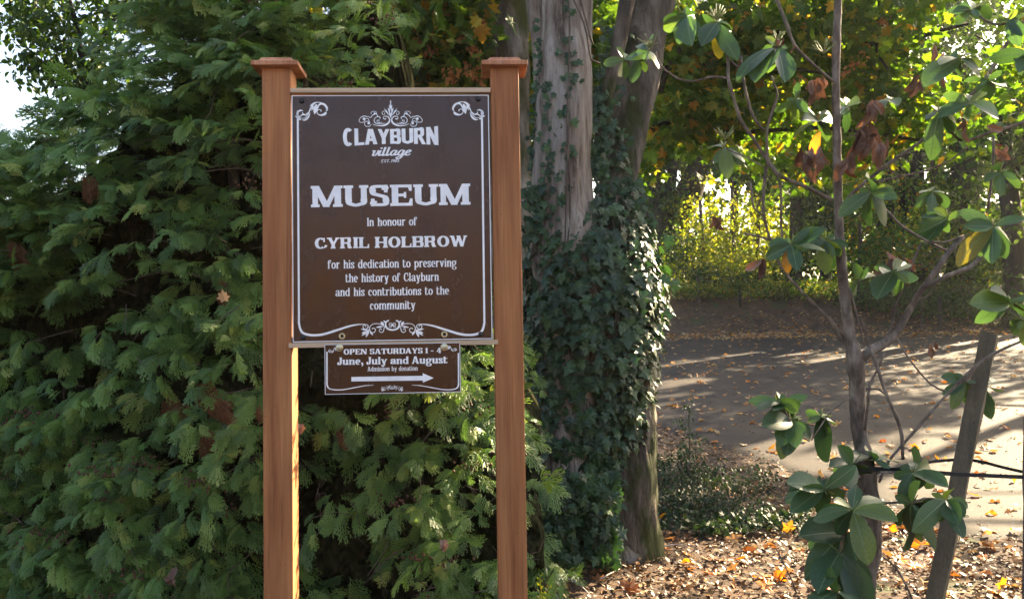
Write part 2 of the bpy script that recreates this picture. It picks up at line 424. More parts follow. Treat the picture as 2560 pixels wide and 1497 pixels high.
M['fall'] = leaf_mat('fallen_leaf', [(0, (.20, .075, .025)), (.25, (.34, .17, .07)), (.5, (.40, .24, .11)), (.75, (.46, .33, .18)), (.9, (.55, .20, .02)), (1, (.62, .32, .02))], rough=.6, trans=.2, spec=.3, trans_col=(1, .8, .4))
M['fall_orange'] = leaf_mat('orange_fallen_leaf', [(0, (.50, .13, .012)), (.5, (.62, .22, .015)), (1, (.68, .34, .02))], rough=.55, trans=.3, trans_col=(1, .8, .3))
M['gold_fall'] = leaf_mat('yellow_fallen_leaf', [(0, (.55, .26, .02)), (1, (.66, .36, .03))], rough=.5, trans=.3, trans_col=(1, .85, .3), mottled=False)
M['litter'] = leaf_mat('leaf_litter', [(0, (.04, .018, .008)), (.3, (.095, .040, .013)), (.6, (.18, .090, .030)), (.85, (.30, .17, .06)), (1, (.45, .15, .015))], rough=.55, trans=0, spec=.4, mottled=False)
M['soil'] = surf_mat('forest_soil', [(.3, (.035, .02, .012)), (.55, (.085, .05, .03)), (.75, (.15, .095, .055))], scale=7, rough=.95, bump=.8, bscale=30, bdist=.02, second=(1.3, .55, .66, (.05, .07, .02), (1, 1, 1)))
M['asphalt'] = surf_mat('worn_asphalt', [(.3, (.017, .0130, .011)), (.5, (.030, .023, .019)), (.7, (.046, .035, .028))], scale=3.2, rough=.74, spec=.13, bump=.7, bscale=120, bdist=.004, detail=10, second=(.8, .5, .72, (.050, .036, .026), (1, .6, 1)))
M['bank'] = surf_mat('bank_earth', [(.3, (.045, .024, .014)), (.6, (.10, .055, .032)), (.8, (.15, .09, .055))], scale=3.5, rough=.95, bump=.8, bscale=16, bdist=.05)
M['bark_grey'] = surf_mat('furrowed_grey_bark', [(.34, (.075, .052, .038)), (.44, (.20, .155, .125)), (.56, (.34, .285, .24)), (.75, (.47, .41, .36))], scale=13, sc3=(1, 1, .13), rough=.9, bump=1.0, bscale=26, bsc3=(1, 1, .14), bdist=.06, detail=10, second=(55, .54, .66, (.25, .20, .165), (1, 1, .3)))
M['bark_moss'] = surf_mat('mossy_bark', [(.30, (.05, .042, .03)), (.5, (.16, .13, .105)), (.72, (.40, .36, .31))], scale=7, sc3=(1, 1, .3), rough=.95, bump=1.0, bscale=22, bsc3=(1, 1, .35), bdist=.03, second=(3.2, .46, .58, (.055, .060, .018), (1, 1, .5)))
M['bark_shade'] = surf_mat('shaded_mossy_bark', [(.32, (.03, .024, .018)), (.5, (.095, .075, .058)), (.7, (.22, .185, .15))], scale=9, sc3=(1, 1, .3), rough=.95, bump=1.0, bscale=26, bsc3=(1, 1, .3), bdist=.05, detail=9, second=(4, .5, .6, (.035, .042, .012), (1, 1, .5)))  # mossy bark copy with the shade of the right stems put into its colour
M['bark_dark'] = surf_mat('dark_bark', [(.3, (.018, .014, .011)), (.7, (.062, .050, .040))], scale=6, sc3=(1, 1, .3), rough=.95, bump=.8, bscale=16, bsc3=(1, 1, .3), bdist=.03)
M['rhodo_bark'] = surf_mat('scaly_grey_bark', [(.3, (.05, .038, .03)), (.52, (.15, .115, .09)), (.75, (.30, .25, .205))], scale=42, sc3=(1, 1, .45), rough=.9, bump=.9, bscale=90, bsc3=(1, 1, .5), bdist=.006)
M['stake'] = wood_mat('weathered_stake', (.065, .050, .030), (.10, .080, .048), (.14, .112, .07), 8.8, knots=False)
M['strap'] = plain('black_rubber_strap', (.012, .012, .014), rough=.55, bump=.3, bscale=200)
M['grass'] = leaf_mat('verge_grass', [(0, (.05, .08, .02)), (1, (.12, .14, .035))], rough=.7, trans=.35, mottled=False)
# ================================================================== SETTING
def sheet(name, xs, ys, zf, mat, kind='structure'):
    X, Y = np.meshgrid(xs, ys); Z = np.vectorize(zf)(X, Y)
    V = np.stack([X, Y, Z], -1).reshape(-1, 3); nx, ny = len(xs), len(ys)
    i, j = np.meshgrid(np.arange(nx - 1), np.arange(ny - 1)); a = (j * nx + i).ravel()
    Q = np.stack([a, a + 1, a + nx + 1, a + nx], -1)
    o = obj(name, mesh_np(name, V, Q, mat)); o['kind'] = kind; return o
def gz(x, y):
    near = 1 if y < 30 else 0
    return ground_z(x, y) + near * (.03 * mnoise.noise(Vector((x * .9, y * .9, 0))) + .012 * mnoise.noise(Vector((x * 4, y * 4, 3)))) * (0.25 if 7 < y < 22.5 else 1)
xs = np.concatenate([np.linspace(-60, -12, 8), np.linspace(-11, 20, 150), np.linspace(22, 75, 8)])
ys = np.concatenate([np.linspace(-50, -6, 8), np.linspace(-5, 30, 170), np.linspace(33, 95, 10)])
tag(sheet('ground', xs, ys, gz, M['soil']), 'brown leaf strewn earth under the trees and beside the road')

# road sheet: near edge read from the photograph, far edge at the foot of the bank
near_px = [(1500, 1030), (1640, 1085), (1800, 1140), (1980, 1200), (2200, 1275), (2400, 1350), (2560, 1420)]
near = [G(*p) for p in near_px]
nx_ = [p.x for p in near]; ny_ = [p.y for p in near]
def road_near(x):
    if x < nx_[0]: return ny_[0] + (nx_[0] - x) * .25
    if x > nx_[-1]: return ny_[-1] - (x - nx_[-1]) * .35
    return float(np.interp(x, nx_, ny_))
def road_far(x): return 22.7 - .06 * (x - 4)
RX = np.linspace(-14, 26, 240)
V = []; nr = 40
for x in RX:
    a = road_near(x) + .12 * mnoise.noise(Vector((x * 2.2, 0, 5))); b = road_far(x) + .25 * mnoise.noise(Vector((x * 1.1, 3, 5)))
    for k in range(nr):
        y = a + (b - a) * k / (nr - 1); e = min(1, min(k, nr - 1 - k) / 2)
        V.append((x, y, ground_z(x, y) - .05 * (1 - e) + .022 * e + .012 * mnoise.noise(Vector((x * .5, y * .5, 8)))))
a = (np.arange(len(RX) - 1)[:, None] * nr + np.arange(nr - 1)[None]).ravel()
Q = np.stack([a, a + nr, a + nr + 1, a + 1], -1)
o = obj('road', mesh_np('road', np.array(V), Q, M['asphalt'])); tag(o, 'worn grey asphalt lane strewn with leaves', kind='structure')
def bank_z(x, y):
    return gz(x, y) + .03 * smooth((y - road_far(x) + .5) / .5) - .02 + .10 * mnoise.noise(Vector((x * 1.2, y * 1.5, 2))) * smooth((y - road_far(x)) / 1.0) + .05 * mnoise.noise(Vector((x * 4, y * 4, 9))) * smooth((y - road_far(x)) / .6)
V = []; BX = np.linspace(-12, 30, 300); nr = 30
for x in BX:
    for k in range(nr):
        y = road_far(x) - .5 + .3 * mnoise.noise(Vector((x * .8, 0, 2))) + 5.6 * k / (nr - 1); V.append((x, y, bank_z(x, y)))
a = (np.arange(len(BX) - 1)[:, None] * nr + np.arange(nr - 1)[None]).ravel()
Q = np.stack([a, a + nr, a + nr + 1, a + 1], -1)
o = obj('earth_bank', mesh_np('earth_bank', np.array(V), Q, M['bank'])); tag(o, 'low bank of bare brown earth along the far side of the road', kind='structure')

# ================================================================== LETTERING (own stroke alphabet, unioned with a 2-d triangulation)
def quadstrip(pts, hw):
    pts = np.array(pts, float); n = len(pts); T = np.gradient(pts, axis=0); T /= np.linalg.norm(T, axis=1)[:, None] + 1e-9
    N = np.stack([-T[:, 1], T[:, 0]], -1)
    h = np.array([hw(nn, i / (n - 1)) for i, nn in enumerate(N)])[:, None]
    A, B = pts + N * h, pts - N * h
    return [[tuple(A[i]), tuple(B[i]), tuple(B[i + 1]), tuple(A[i + 1])] for i in range(n - 1)]
def cr2(pts, per=7):
    p = [np.array(q, float) for q in pts]
    if len(p) == 2: return p
    e = [2 * p[0] - p[1]] + p + [2 * p[-1] - p[-2]]; out = []
    for i in range(1, len(e) - 2):
        for k in range(per):
            t = k / per
            out.append(0.5 * ((2 * e[i]) + (-e[i - 1] + e[i + 1]) * t + (2 * e[i - 1] - 5 * e[i] + 4 * e[i + 1] - e[i + 2]) * t * t + (-e[i - 1] + 3 * e[i] - 3 * e[i + 1] + e[i + 2]) * t ** 3))
    out.append(e[-2]); return out
def glyph(ch, X, a, b, s, xh=.70, sf=None):
    """slab letter: a = half stem, b = half hairline, s = serif overhang, X = width factor; returns polygons, advance"""
    Pn = []; sf = sf or 2 * b
    def rect(x0, x1, y0, y1): Pn.append([(x0, y0), (x1, y0), (x1, y1), (x0, y1)])
    def V(x, y0=0, y1=1, h=None): h = h or a; rect(x - h, x + h, y0, y1)
    def Hh(y, x0, x1): rect(x0, x1, y - b, y + b)
    def S(x, y, l=1, r=1, h=None, up=None):
        if s <= 0: return
        h = h or a
        up = (y < .01 or (y < 0)) if up is None else up
        y0, y1 = (y, y + sf) if up else (y - sf, y)
        rect(x - h - s * l, x + h + s * r, y0, y1)
    def D(x0, y0, x1, y1, w): Pn.append([(x0 - w, y0), (x0 + w, y0), (x1 + w, y1), (x1 - w, y1)])
    nib = lambda n, t: math.hypot(a * n[0], b * n[1])
    def N(pts, f=1.0, per=7): Pn.extend(quadstrip(cr2(pts, per), lambda n, t: f * nib(n, t)))
    def arc(cx, cy, rx, ry, t0, t1, n=22):
        pts = [(cx + rx * math.cos(math.radians(t0 + (t1 - t0) * i / n)), cy + ry * math.sin(math.radians(t0 + (t1 - t0) * i / n))) for i in range(n + 1)]
        Pn.extend(quadstrip(pts, nib))
    def ball(x, y, r): Pn.append([(x + r * math.cos(k * math.pi / 6), y + r * math.sin(k * math.pi / 6)) for k in range(12)])
    L = s + a; t = b * 1.5; sv = s if s > 0 else 0
    if ch in 'EFLTHNMUAYWSCORBPDIJ149051' and ch.isupper():
        k = dict(M=1.30, W=1.45, N=1.05, H=1.08, U=1.02, O=1.0, C=.95, D=1.0, A=1.08, Y=1.02, R=1.04, B=.96, P=.92, E=.92, L=.86, T=.94, S=.82, J=.72, I=0)[ch]
        W = max(X * k, 2 * L) if ch != 'I' else 2 * L
        R = W - L; m = W / 2
        if ch == 'I': V(L); S(L, 0); S(L, 1)
        elif ch == 'L': V(L); S(L, 1); S(L, 0, 1, 0); Hh(b, L, W); (s > 0 and Pn.append([(W - t * 2, 0), (W, 0), (W, .36), (W - t, .36)]))
        elif ch == 'E':
            V(L); S(L, 0, 1, 0); S(L, 1, 1, 0); Hh(b, L, W); Hh(1 - b, L, W * .97); Hh(.51, L, W * .72)
            if s > 0:
                Pn.append([(W - t * 2, 0), (W, 0), (W, .34), (W - t, .34)]); Pn.append([(W * .97 - t, .70), (W * .97, .70), (W * .97, 1), (W * .97 - t * 2, 1)]); rect(W * .72 - t, W * .72, .37, .65)
        elif ch == 'T':
            V(m); S(m, 0); Hh(1 - b, 0, W)
            if s > 0:
                Pn.append([(0, .66), (t, .66), (2 * t, 1), (0, 1)]); Pn.append([(W - t, .66), (W, .66), (W, 1), (W - 2 * t, 1)])
        elif ch == 'H': V(L); V(R); S(L, 0); S(L, 1); S(R, 0); S(R, 1); Hh(.5, L, R)
        elif ch == 'N':
            tt = t if s > 0 else a
            l2 = s + tt; r2 = W - s - tt; V(l2, 0, 1, tt); V(r2, 0, 1, tt)
            D(r2 + tt - a, 0, l2 - tt + a, 1, a * 1.15); S(l2, 1, 1, 0, tt); S(l2, 0, 1, 1, tt); S(r2, 1, 1, 1, tt)
        elif ch == 'M':
            tt = t * 1.1; l2 = s + tt; mid = (l2 + R) / 2
            V(l2, 0, 1, tt); V(R); D(mid, 0, l2 - tt + a, 1, a); D(mid, 0, R - a + t, 1, t)
            S(l2, 0, 1, 1, tt); S(l2, 1, 1, 0, tt); S(R, 0); S(R, 1, 0, 1)
        elif ch == 'U':
            tt = t * 1.2 if s > 0 else a; r2 = W - s - tt
            V(L, .34, 1); V(r2, .34, 1, tt); S(L, 1); S(r2, 1, 1, 1, tt)
            cx = (L + r2) / 2; N([(L, .36), (L + (cx - L) * .12, .17), (cx - (cx - L) * .35, b * 1.25), (cx, b), (cx + (r2 - cx) * .45, b * 1.5), (r2 - (r2 - cx) * .08, .17), (r2 + (a - tt) * .2, .36)])
        elif ch == 'A':
            tt = t * 1.1 if s > 0 else a; l2 = s + tt; D(l2, 0, m - a * .55, 1, tt); D(R, 0, m, 1, a * 1.05); Hh(.31, l2 + (m - l2) * .31, R - (R - m) * .31)
            S(l2, 0, 1, 1, tt); S(R, 0)
        elif ch == 'Y':
            tt = t * 1.1 if s > 0 else a; r2 = W - s - tt; V(m, 0, .44); D(m, .38, L, 1, a); D(m + a - tt, .40, r2, 1, tt); S(m, 0); S(L, 1); S(r2, 1, 1, 1, tt)
        elif ch == 'W':
            tt = t; x1, x2 = W * .32, W * .70; D(x1, 0, L, 1, a); D(x1, 0, m + a * .2, 1, tt); D(x2, 0, m, 1, a); D(x2, 0, W - s - tt, 1, tt)
            S(L, 1, 1, 0); S(m, 1, .2, .2); S(W - s - tt, 1, 1, 1, tt)
        elif ch == 'O': arc(m, .5, m - a, .5 - b, 0, 362, 40)
        elif ch == 'C':
            arc(m, .5, m - a, .5 - b, 52, 308, 34)
            if s > 0: rect(W - a * 1.1 - t, W - a * 1.1 + t * .4, .60, .98); ball(W - a * 1.25, .24, 0.01); N([(W * .80, .10), (W * .93, .2), (W * .985, .33)], .75)
            else:
                pass
        elif ch == 'S':
            rx = W - 2 * a
            N([(W - a * 1.0 - b, .74), (W * .80, .90), (m, 1 - b), (W * .22, .90), (a * 1.02, .73), (W * .24, .59), (m, .51), (W * .76, .43), (W - a * 1.02, .27), (W * .78, .10), (m, b), (W * .2, .10), (a * 1.0 + b, .27)], 1, 5)
            if s > 0: rect(W - a - t * .8, W - a + t * .7, .64, 1.0); rect(a - t * .7, a + t * .8, 0, .36)
        elif ch in 'RBPD':
            V(L); S(L, 0, 1, 1 if ch in 'RP' else 0); S(L, 1, 1, 0)
            if ch == 'D': W2 = W; N([(L, 1 - b), (m * .95, 1 - b), (W * .84, .86), (W - a, .5), (W * .84, .14), (m * .95, b), (L, b)])
            else:
                q = .50 if ch != 'P' else .44; xr = W * (.92 if ch != 'B' else .95) - a
                if ch == 'R': xr = W * .86 - a
                N([(L, 1 - b), (m, 1 - b), (xr - a * .1, .93), (xr + a * .05, .75), (xr - a * .1, q + .07), (m, q), (L, q)])
                if ch == 'B': N([(L, q), (m, q), (W - a * 1.35, q - .06), (W - a, .26), (W - a * 1.4, .07), (m, b), (L, b)])
                if ch == 'R':
                    if s > 0: N([(m * .9, q), (xr - a * .3, q - .08), (xr + a * .05, .22), (xr + a * .4, .06), (W - b, .08)], 1)
                    else: D(W - a, 0, m * .95, q, a * 1.05)
        elif ch == 'J':
            x = W - s - a; V(x, .28, 1); S(x, 1); N([(x, .30), (x - a * .6, .09), (x - a * 2, b), (a * 1.1, .10), (a * .9, .22)]); ball(a * 1.0, .26, a * .95)
        return Pn, W
    # digits and punctuation
    if ch == '1': W = 2 * L; V(L); S(L, 0); N([(L, .93), (L - a, .80), (L - a - s, .76)], .8); return Pn, W
    if ch == '4':
        W = X * .86; x = W * .66; V(x, 0, 1); S(x, 0, .8, .8); rect(0, W, .24, .24 + 2 * b); D(t, .26, x - a + t, 1, t); return Pn, W
    if ch == '9':
        W = X * .8; m = W / 2; arc(m, .70, m - a, .30 - b, 0, 362, 30); N([(W - a, .70), (W - a, .4), (W * .7, .12), (W * .25, b)]); return Pn, W
    if ch == '0': W = X * .8; arc(W / 2, .5, W / 2 - a, .5 - b, 0, 362, 36); return Pn, W
    if ch == '5':
        W = X * .76; rect(a * .6, W * .92, 1 - 2.4 * b, 1); V(a * 1.0, .5, 1, b * 1.4); N([(a, .54), (W * .5, .63), (W - a, .34), (W * .6, b), (a * .6, .12)]); return Pn, W
    if ch == '-': W = X * .5; rect(0, W, .33, .33 + 2.6 * b); return Pn, W
    if ch == '.': ball(a * 1.1, a * 1.1, a * 1.1); return Pn, 2.2 * a
    if ch == ',': ball(a * 1.2, a * 1.1, a * 1.1); N([(a * 1.9, a), (a * 1.8, -.08), (a * .7, -.22)], .6); return Pn, 2.4 * a
    # lowercase
    k = dict(m=1.42, w=1.2, i=0, l=0, t=.62, f=.66, r=.70, s=.68, c=.74, e=.78, a=.86, o=.84).get(ch, .90)
    W = X * k; R = W - L; h = xh; m = W / 2
    so = s * .75
    def stem(x, y0, y1, flag=True, foot=True, fr=1):
        V(x, y0, y1)
        if s > 0:
            if flag: rect(x - a - so, x, y1 - sf * .9, y1)
            if foot: rect(x - a - so, x + a + so * fr, y0, y0 + sf)
    def bowl(x0, x1, y0=0, y1=None, t0=0, t1=362):
        y1 = y1 or h; arc((x0 + x1) / 2, (y0 + y1) / 2, (x1 - x0) / 2, (y1 - y0) / 2 - b, t0, t1, 30)
    if ch in 'il':
        W = 2 * L; stem(L, 0, h if ch == 'i' else 1)
        if ch == 'i': ball(L, h + (1 - h) * .62, a * 1.15)
    elif ch in 'nhm':
        stem(L, 0, 1 if ch == 'h' else h)
        cols = [L, R] if ch != 'm' else [L, W / 2, R]
        for i in range(len(cols) - 1):
            x0, x1 = cols[i], cols[i + 1]
            V(x1, 0, h * .70); N([(x0 + a * .3, h * .70), (x0 + (x1 - x0) * .38, h - b * 1.4), (x0 + (x1 - x0) * .72, h - b * 1.2), (x1 - a * .1, h * .84), (x1, h * .66)])
            if s > 0: rect(x1 - a - so * .6, x1 + a + so, 0, sf)
    elif ch == 'r': stem(L, 0, h); N([(L, h * .66), (L + (W - L) * .45, h - b * 1.5), (W - a, h - b * 1.3)]); ball(W - a * 1.0, h - a * 1.15, a * 1.05)
    elif ch == 'u':
        V(L, h * .28, h); V(R, 0, h); N([(L, h * .34), (L + a * .1, h * .14), (L + (R - L) * .3, b * 1.2), (L + (R - L) * .62, b * 1.4), (R - a * .3, h * .30)])
        if s > 0: rect(L - a - so, L, h - sf, h); rect(R - a - so, R, h - sf, h); rect(R, R + a + so, 0, sf)
    elif ch in 'bdpq':
        if ch == 'b': stem(L, 0, 1, foot=False); bowl(L, W - a)
        if ch == 'd': V(R, 0, 1); (s > 0 and (rect(R - a - so, R, 1 - sf, 1), rect(R, R + a + so, 0, sf))); bowl(a, R)
        if ch == 'p': stem(L, -.30, h); bowl(L, W - a)
    elif ch == 'o': bowl(a, W - a)
    elif ch == 'c': bowl(a, W - a, t0=48, t1=310); ball(W - a * 1.15, h * .74, a * 1.05)
    elif ch == 'e': bowl(a, W - a, t0=0, t1=312); rect(a, W - a * .9, h * .5 - b, h * .5 + b)
    elif ch == 's':
        N([(W - a, h * .73), (W * .7, h - b * 1.5), (m, h - b), (W * .22, h * .88), (a * 1.1, h * .72), (m, h * .52), (W - a * 1.1, h * .28), (W * .76, h * .1), (m, b), (W * .25, b * 1.6), (a, h * .27)], 1, 5)
        if s > 0: rect(W - a - t * .6, W - a + t * .6, h * .62, h); rect(a - t * .6, a + t * .6, 0, h * .38)
    elif ch == 't':
        x = s * .6 + a; V(x, h * .25, h + .20); rect(0, W, h - 1.8 * b, h); N([(x, h * .3), (x + a * .3, h * .09), (x + (W - x) * .5, b * 1.2), (W, h * .22)])
    elif ch == 'f':
        x = s * .9 + a; V(x, 0, .80); rect(0, W * .88, h - 1.8 * b, h); N([(x, .76), (x + a * .4, .93), (x + (W - x) * .55, 1 - b), (W - a * .6, .93)]); ball(W - a * .9, .87, a)
        if s > 0: rect(x - a - so, x + a + so, 0, sf)
    elif ch == 'g':
        xr = W - a * 1.5; bowl(a, xr, h * .24, h); N([(xr - a, h * .86), (W - a * .9, h - b)], 1); ball(W - a * .7, h - a * .8, a * .8)
        N([(a * 1.6, h * .30), (a * 1.2, h * .14), (m * .8, h * .05), (W * .7, h * .0), (W - a, -.12), (W * .72, -.27), (m * .8, -.30), (a, -.18), (a * 1.2, -.03), (m * .6, h * .06)], .9)
    elif ch == 'a':
        V(R, h * .15, h * .66); N([(R, h * .6), (R - a * .3, h * .88), (m, h - b), (a * 1.6, h * .86)]); ball(a * 1.35, h * .76, a)
        N([(R, h * .54), (m, h * .52), (a, h * .28), (m * .75, b * 1.1), (R - a * .4, h * .2)]); N([(R, h * .2), (R + a * .5, b * 1.3), (W, h * .12)])
    elif ch in 'vy':
        tt = t * 1.2; D(m, 0, L, h, a * .95); D(m, 0, W - s - tt, h, tt)
        if s > 0: rect(L - a - so, L + a + so * .6, h - sf, h); rect(W - s - tt * 2 - so * .3, W, h - sf, h)
        if ch == 'y': N([(m + tt, .05), (m - a * .4, -.18), (m - a * 1.6, -.27)], .9); ball(m - a * 1.9, -.20, a * .95)
    return Pn, W

def script_village():
    """brush script word, monoline with contrast, slanted"""
    out = []; a, b = .075, .045
    nib = lambda n, t: math.hypot(a * n[0], b * n[1])
    def N(pts, f=1): out.extend(quadstrip(cr2(pts, 6), lambda n, t: f * nib(n, t)))
    x = 0; h = .62
    N([(0, .50), (.06, .60), (.13, .52), (.10, .2), (.14, .03), (.28, .10), (.38, .40), (.36, .58), (.30, .55)]); x = .42          # v
    N([(x + .10, h), (x + .07, .3), (x + .08, .06), (x + .16, .04), (x + .24, .16)]); cx, cy = x + .10, .86
    out.append([(cx + .085 * math.cos(k * math.pi / 6), cy + .085 * math.sin(k * math.pi / 6)) for k in range(12)]); x += .26         # i
    for _ in range(2):
        N([(x + .08, .98), (x + .07, .5), (x + .07, .08), (x + .15, .03), (x + .24, .16)]); x += .26
    N([(x + .36, .55), (x + .22, .61), (x + .08, .42), (x + .07, .14), (x + .18, .03), (x + .32, .22), (x + .38, .58)]); N([(x + .38, .60), (x + .35, .25), (x + .38, .05), (x + .50, .14)]); x += .50   # a
    N([(x + .36, .55), (x + .22, .61), (x + .08, .42), (x + .07, .14), (x + .18, .03), (x + .32, .22), (x + .38, .58)]); N([(x + .38, .60), (x + .36, .2), (x + .32, -.22), (x + .16, -.36), (x + .04, -.28), (x + .12, -.14), (x + .38, -.02), (x + .50, .14)]); x += .50  # g
    N([(x + .06, .26), (x + .24, .36), (x + .32, .50), (x + .22, .61), (x + .08, .45), (x + .06, .16), (x + .18, .02), (x + .38, .16)]); x += .40
    return [[(px + .22 * py, py) for px, py in poly] for poly in out], x

def union(polys):
    verts = []; edges = []; keep_p = []
    for p in polys:
        i0 = len(verts); verts += [Vector(q) for q in p]; n = len(p)
        edges += [(i0 + i, i0 + (i + 1) % n) for i in range(n)]; keep_p.append(np.array(p, float))
    v, e, f, ov, oe, of = geometry.delaunay_2d_cdt(verts, edges, [], 0, 1e-5)
    v = np.array([(q.x, q.y) for q in v]); T = np.array([list(t) for t in f])
    c = v[T].mean(1); inside = np.zeros(len(T), bool)
    for p in keep_p:
        m = (c >= p.min(0)).all(1) & (c <= p.max(0)).all(1) & ~inside
        idx = np.where(m)[0]
        if not len(idx): continue
        x, y = c[idx, 0], c[idx, 1]; odd = np.zeros(len(idx), bool); n = len(p)
        for i in range(n):
            (x0, y0), (x1, y1) = p[i], p[(i + 1) % n]
            if y0 == y1: continue
            cr = ((y0 > y) != (y1 > y)) & (x < (x1 - x0) * (y - y0) / (y1 - y0) + x0)
            odd ^= cr
        inside[idx[odd]] = True
    return v, [list(t) for t in T[inside]]
_gc = {}
def word_polys(text, X, a, b, s, xh=.70, track=.07, space=.5, sf=None):
    """returns list of (verts2d, faces) per letter, laid out, and total width"""
    x = 0; out = []
    for ch in text:
        if ch == ' ': x += space * X; continue
        key = (ch, X, a, b, s, xh, sf)
        if key not in _gc:
            Pn, w = glyph(ch, X, a, b, s, xh, sf); v, f = union(Pn); _gc[key] = (v, f, w)
        v, f, w = _gc[key]; out.append((v + np.array([x, 0]), f)); x += w + track * X
    return out, x - track * X
def tri_fan(faces):
    t = []
    for f in faces:
        for i in range(1, len(f) - 1): t.append((f[0], f[i], f[i + 1]))
    return np.array(t)

# ================================================================== MUSEUM SIGN
YAW, LEAN = math.radians(2.779), math.radians(-1.659)
SIGN_M = Matrix.Translation((-.3667, 2.6279, EYE + .30537)) @ Matrix.Rotation(YAW, 4, 'Z') @ Matrix.Rotation(LEAN, 4, 'X')
def homog(src, dst):
    A = []; B = []
    for (x, y), (u, v) in zip(src, dst):
        A.append([x, y, 1, 0, 0, 0, -u * x, -u * y]); B.append(u); A.append([0, 0, 0, x, y, 1, -v * x, -v * y]); B.append(v)
    h = np.linalg.solve(np.array(A, float), np.array(B, float)); return np.append(h, 1).reshape(3, 3)
PW, PH = .61, .762
HP = homog([(728.4, 238.8), (1223, 238.8), (1227.8, 848), (730.7, 855.5)], [(-PW / 2, PH / 2), (PW / 2, PH / 2), (PW / 2, -PH / 2), (-PW / 2, -PH / 2)])
def L2(px, py):
    q = HP @ np.array([px, py, 1.0]); return np.array([q[0] / q[2], q[1] / q[2]])
FRONT = -.004   # face of the panel, towards the viewer (-Y)
sign = thing('museum_sign', 'tall cedar sign frame carrying the big brown museum board', 'sign')
sign.matrix_world = SIGN_M @ Matrix.Translation((0, 0, -EYE - .305)); SOFF = (0, 0, -EYE - .305)
def flat(name, v2, faces, mat, y, parent, offs=SOFF):
    v2 = np.asarray(v2); V = np.stack([v2[:, 0], np.full(len(v2), y), v2[:, 1]], -1)
    T = tri_fan(faces)
    # orient towards -Y
    A, B, Cc = v2[T[:, 0]], v2[T[:, 1]], v2[T[:, 2]]
    ar = (B[:, 0] - A[:, 0]) * (Cc[:, 1] - A[:, 1]) - (B[:, 1] - A[:, 1]) * (Cc[:, 0] - A[:, 0])
    T[ar < 0] = T[ar < 0][:, ::-1]
    return obj(name, mesh_np(name, V, T, mat, False, None, offs), parent)
def line_of_text(text, x0, x1, ybase, ycap, style, parent, y, name='lettering', warp=None, letters=None, offs=SOFF, shear=0):
    xc = (x0 + x1) / 2
    p0, p1 = L2(x0, ybase + (xc - x0) * .0145), L2(x1, ybase - (x1 - xc) * .0145)
    cap = np.linalg.norm(L2(xc, ycap) - L2(xc, ybase)); wid = np.linalg.norm(p1 - p0)
    ls, tw = letters if letters else word_polys(text, *style[:4], **style[4])
    vs = []; fs = []; o = 0
    for v, f in ls:
        v = v.copy(); v[:, 0] = v[:, 0] + shear * v[:, 1]
        v = np.stack([v[:, 0] / tw * wid, v[:, 1] * cap], -1)
        if warp: v = warp(v, wid, cap)
        vs.append(v); fs += [[i + o for i in q] for q in f]; o += len(v)
    v = np.concatenate(vs); d = (p1 - p0) / wid; n = np.array([-d[1], d[0]])
    return flat(name, p0 + v[:, :1] * d + v[:, 1:] * n, fs, M['white'], y, parent, offs)

def beveled_box(name, x0, x1, y0, y1, z0, z1, mat, parent, bev=.003, off=SOFF):
    mb = MB(); mb.box(x0, x1, y0, y1, z0, z1); o = mb.build(name, mat, parent, off)
    m = o.modifiers.new('edge', 'BEVEL'); m.width = bev; m.segments = 2; return o
# posts: front face flush with y=+.002; 89 mm square
xL0, xL1 = L2(656, 500)[0] , -PW / 2 - .003
post_w = .0885
PL = (-PW / 2 - .003 - post_w, -PW / 2 - .003); PR = (PW / 2 + .006, PW / 2 + .006 + post_w)
ztopL, ztopR = .470, .470
for (x0, x1), zt in ((PL, ztopL), (PR, ztopR)):
    beveled_box('post', x0, x1, .002, .002 + post_w, -1.95, zt, M['cedar_post'], sign)
    # cap: thin slab with a flared (concave) rise to a flat top
    cx, cy = (x0 + x1) / 2, .002 + post_w / 2
    prof = [(.0715, 0), (.0715, .014), (.064, .0155), (.056, .019), (.050, .024), (.0465, .031)]
    V = []
    for r, h in prof:
        for sx, sy in ((-1, -1), (1, -1), (1, 1), (-1, 1)): V.append((cx + sx * r, cy + sy * r, zt + h))
    Q = [(3, 2, 1, 0)] + [(i * 4 + k, i * 4 + (k + 1) % 4, i * 4 + 4 + (k + 1) % 4, i * 4 + 4 + k) for i in range(len(prof) - 1) for k in range(4)]
    n = len(V); Q.append((n - 4, n - 3, n - 2, n - 1))
    mb = MB(); mb.add(V, Q); c = mb.build('post_cap', M['cap_wood'], sign, SOFF)
    m = c.modifiers.new('edge', 'BEVEL'); m.width = .0012; m.segments = 1
def lying(o): pass
# battens (front face flush with the posts, panel in front)
bt = [L2(726, 222), L2(1223, 219)]
M['batten_h'] = surf_mat('planed_batten', [(.3, (.38, .26, .16)), (.5, (.50, .36, .24)), (.7, (.58, .44, .31))], scale=50, sc3=(.05, 1, 1), rough=.65, bump=.3, bscale=180, bsc3=(.03, 1, 1), bdist=.001, spec=.3)
beveled_box('batten', -PW / 2 - .002, PW / 2 + .005, -.012, .026, PH / 2 + .0055, PH / 2 + .0205, M['batten_h'], sign, .0015)
beveled_box('batten', -PW / 2 - .010, PW / 2 + .016, -.014, .0015, -PH / 2 - .0165, -PH / 2 - .002, M['batten_h'], sign, .0015)
beveled_box('batten', -PW / 2 + .001, PW / 2 + .003, .0015, .030, -PH / 2 - .0150, -PH / 2 + .020, M['batten_h'], sign, .0015)
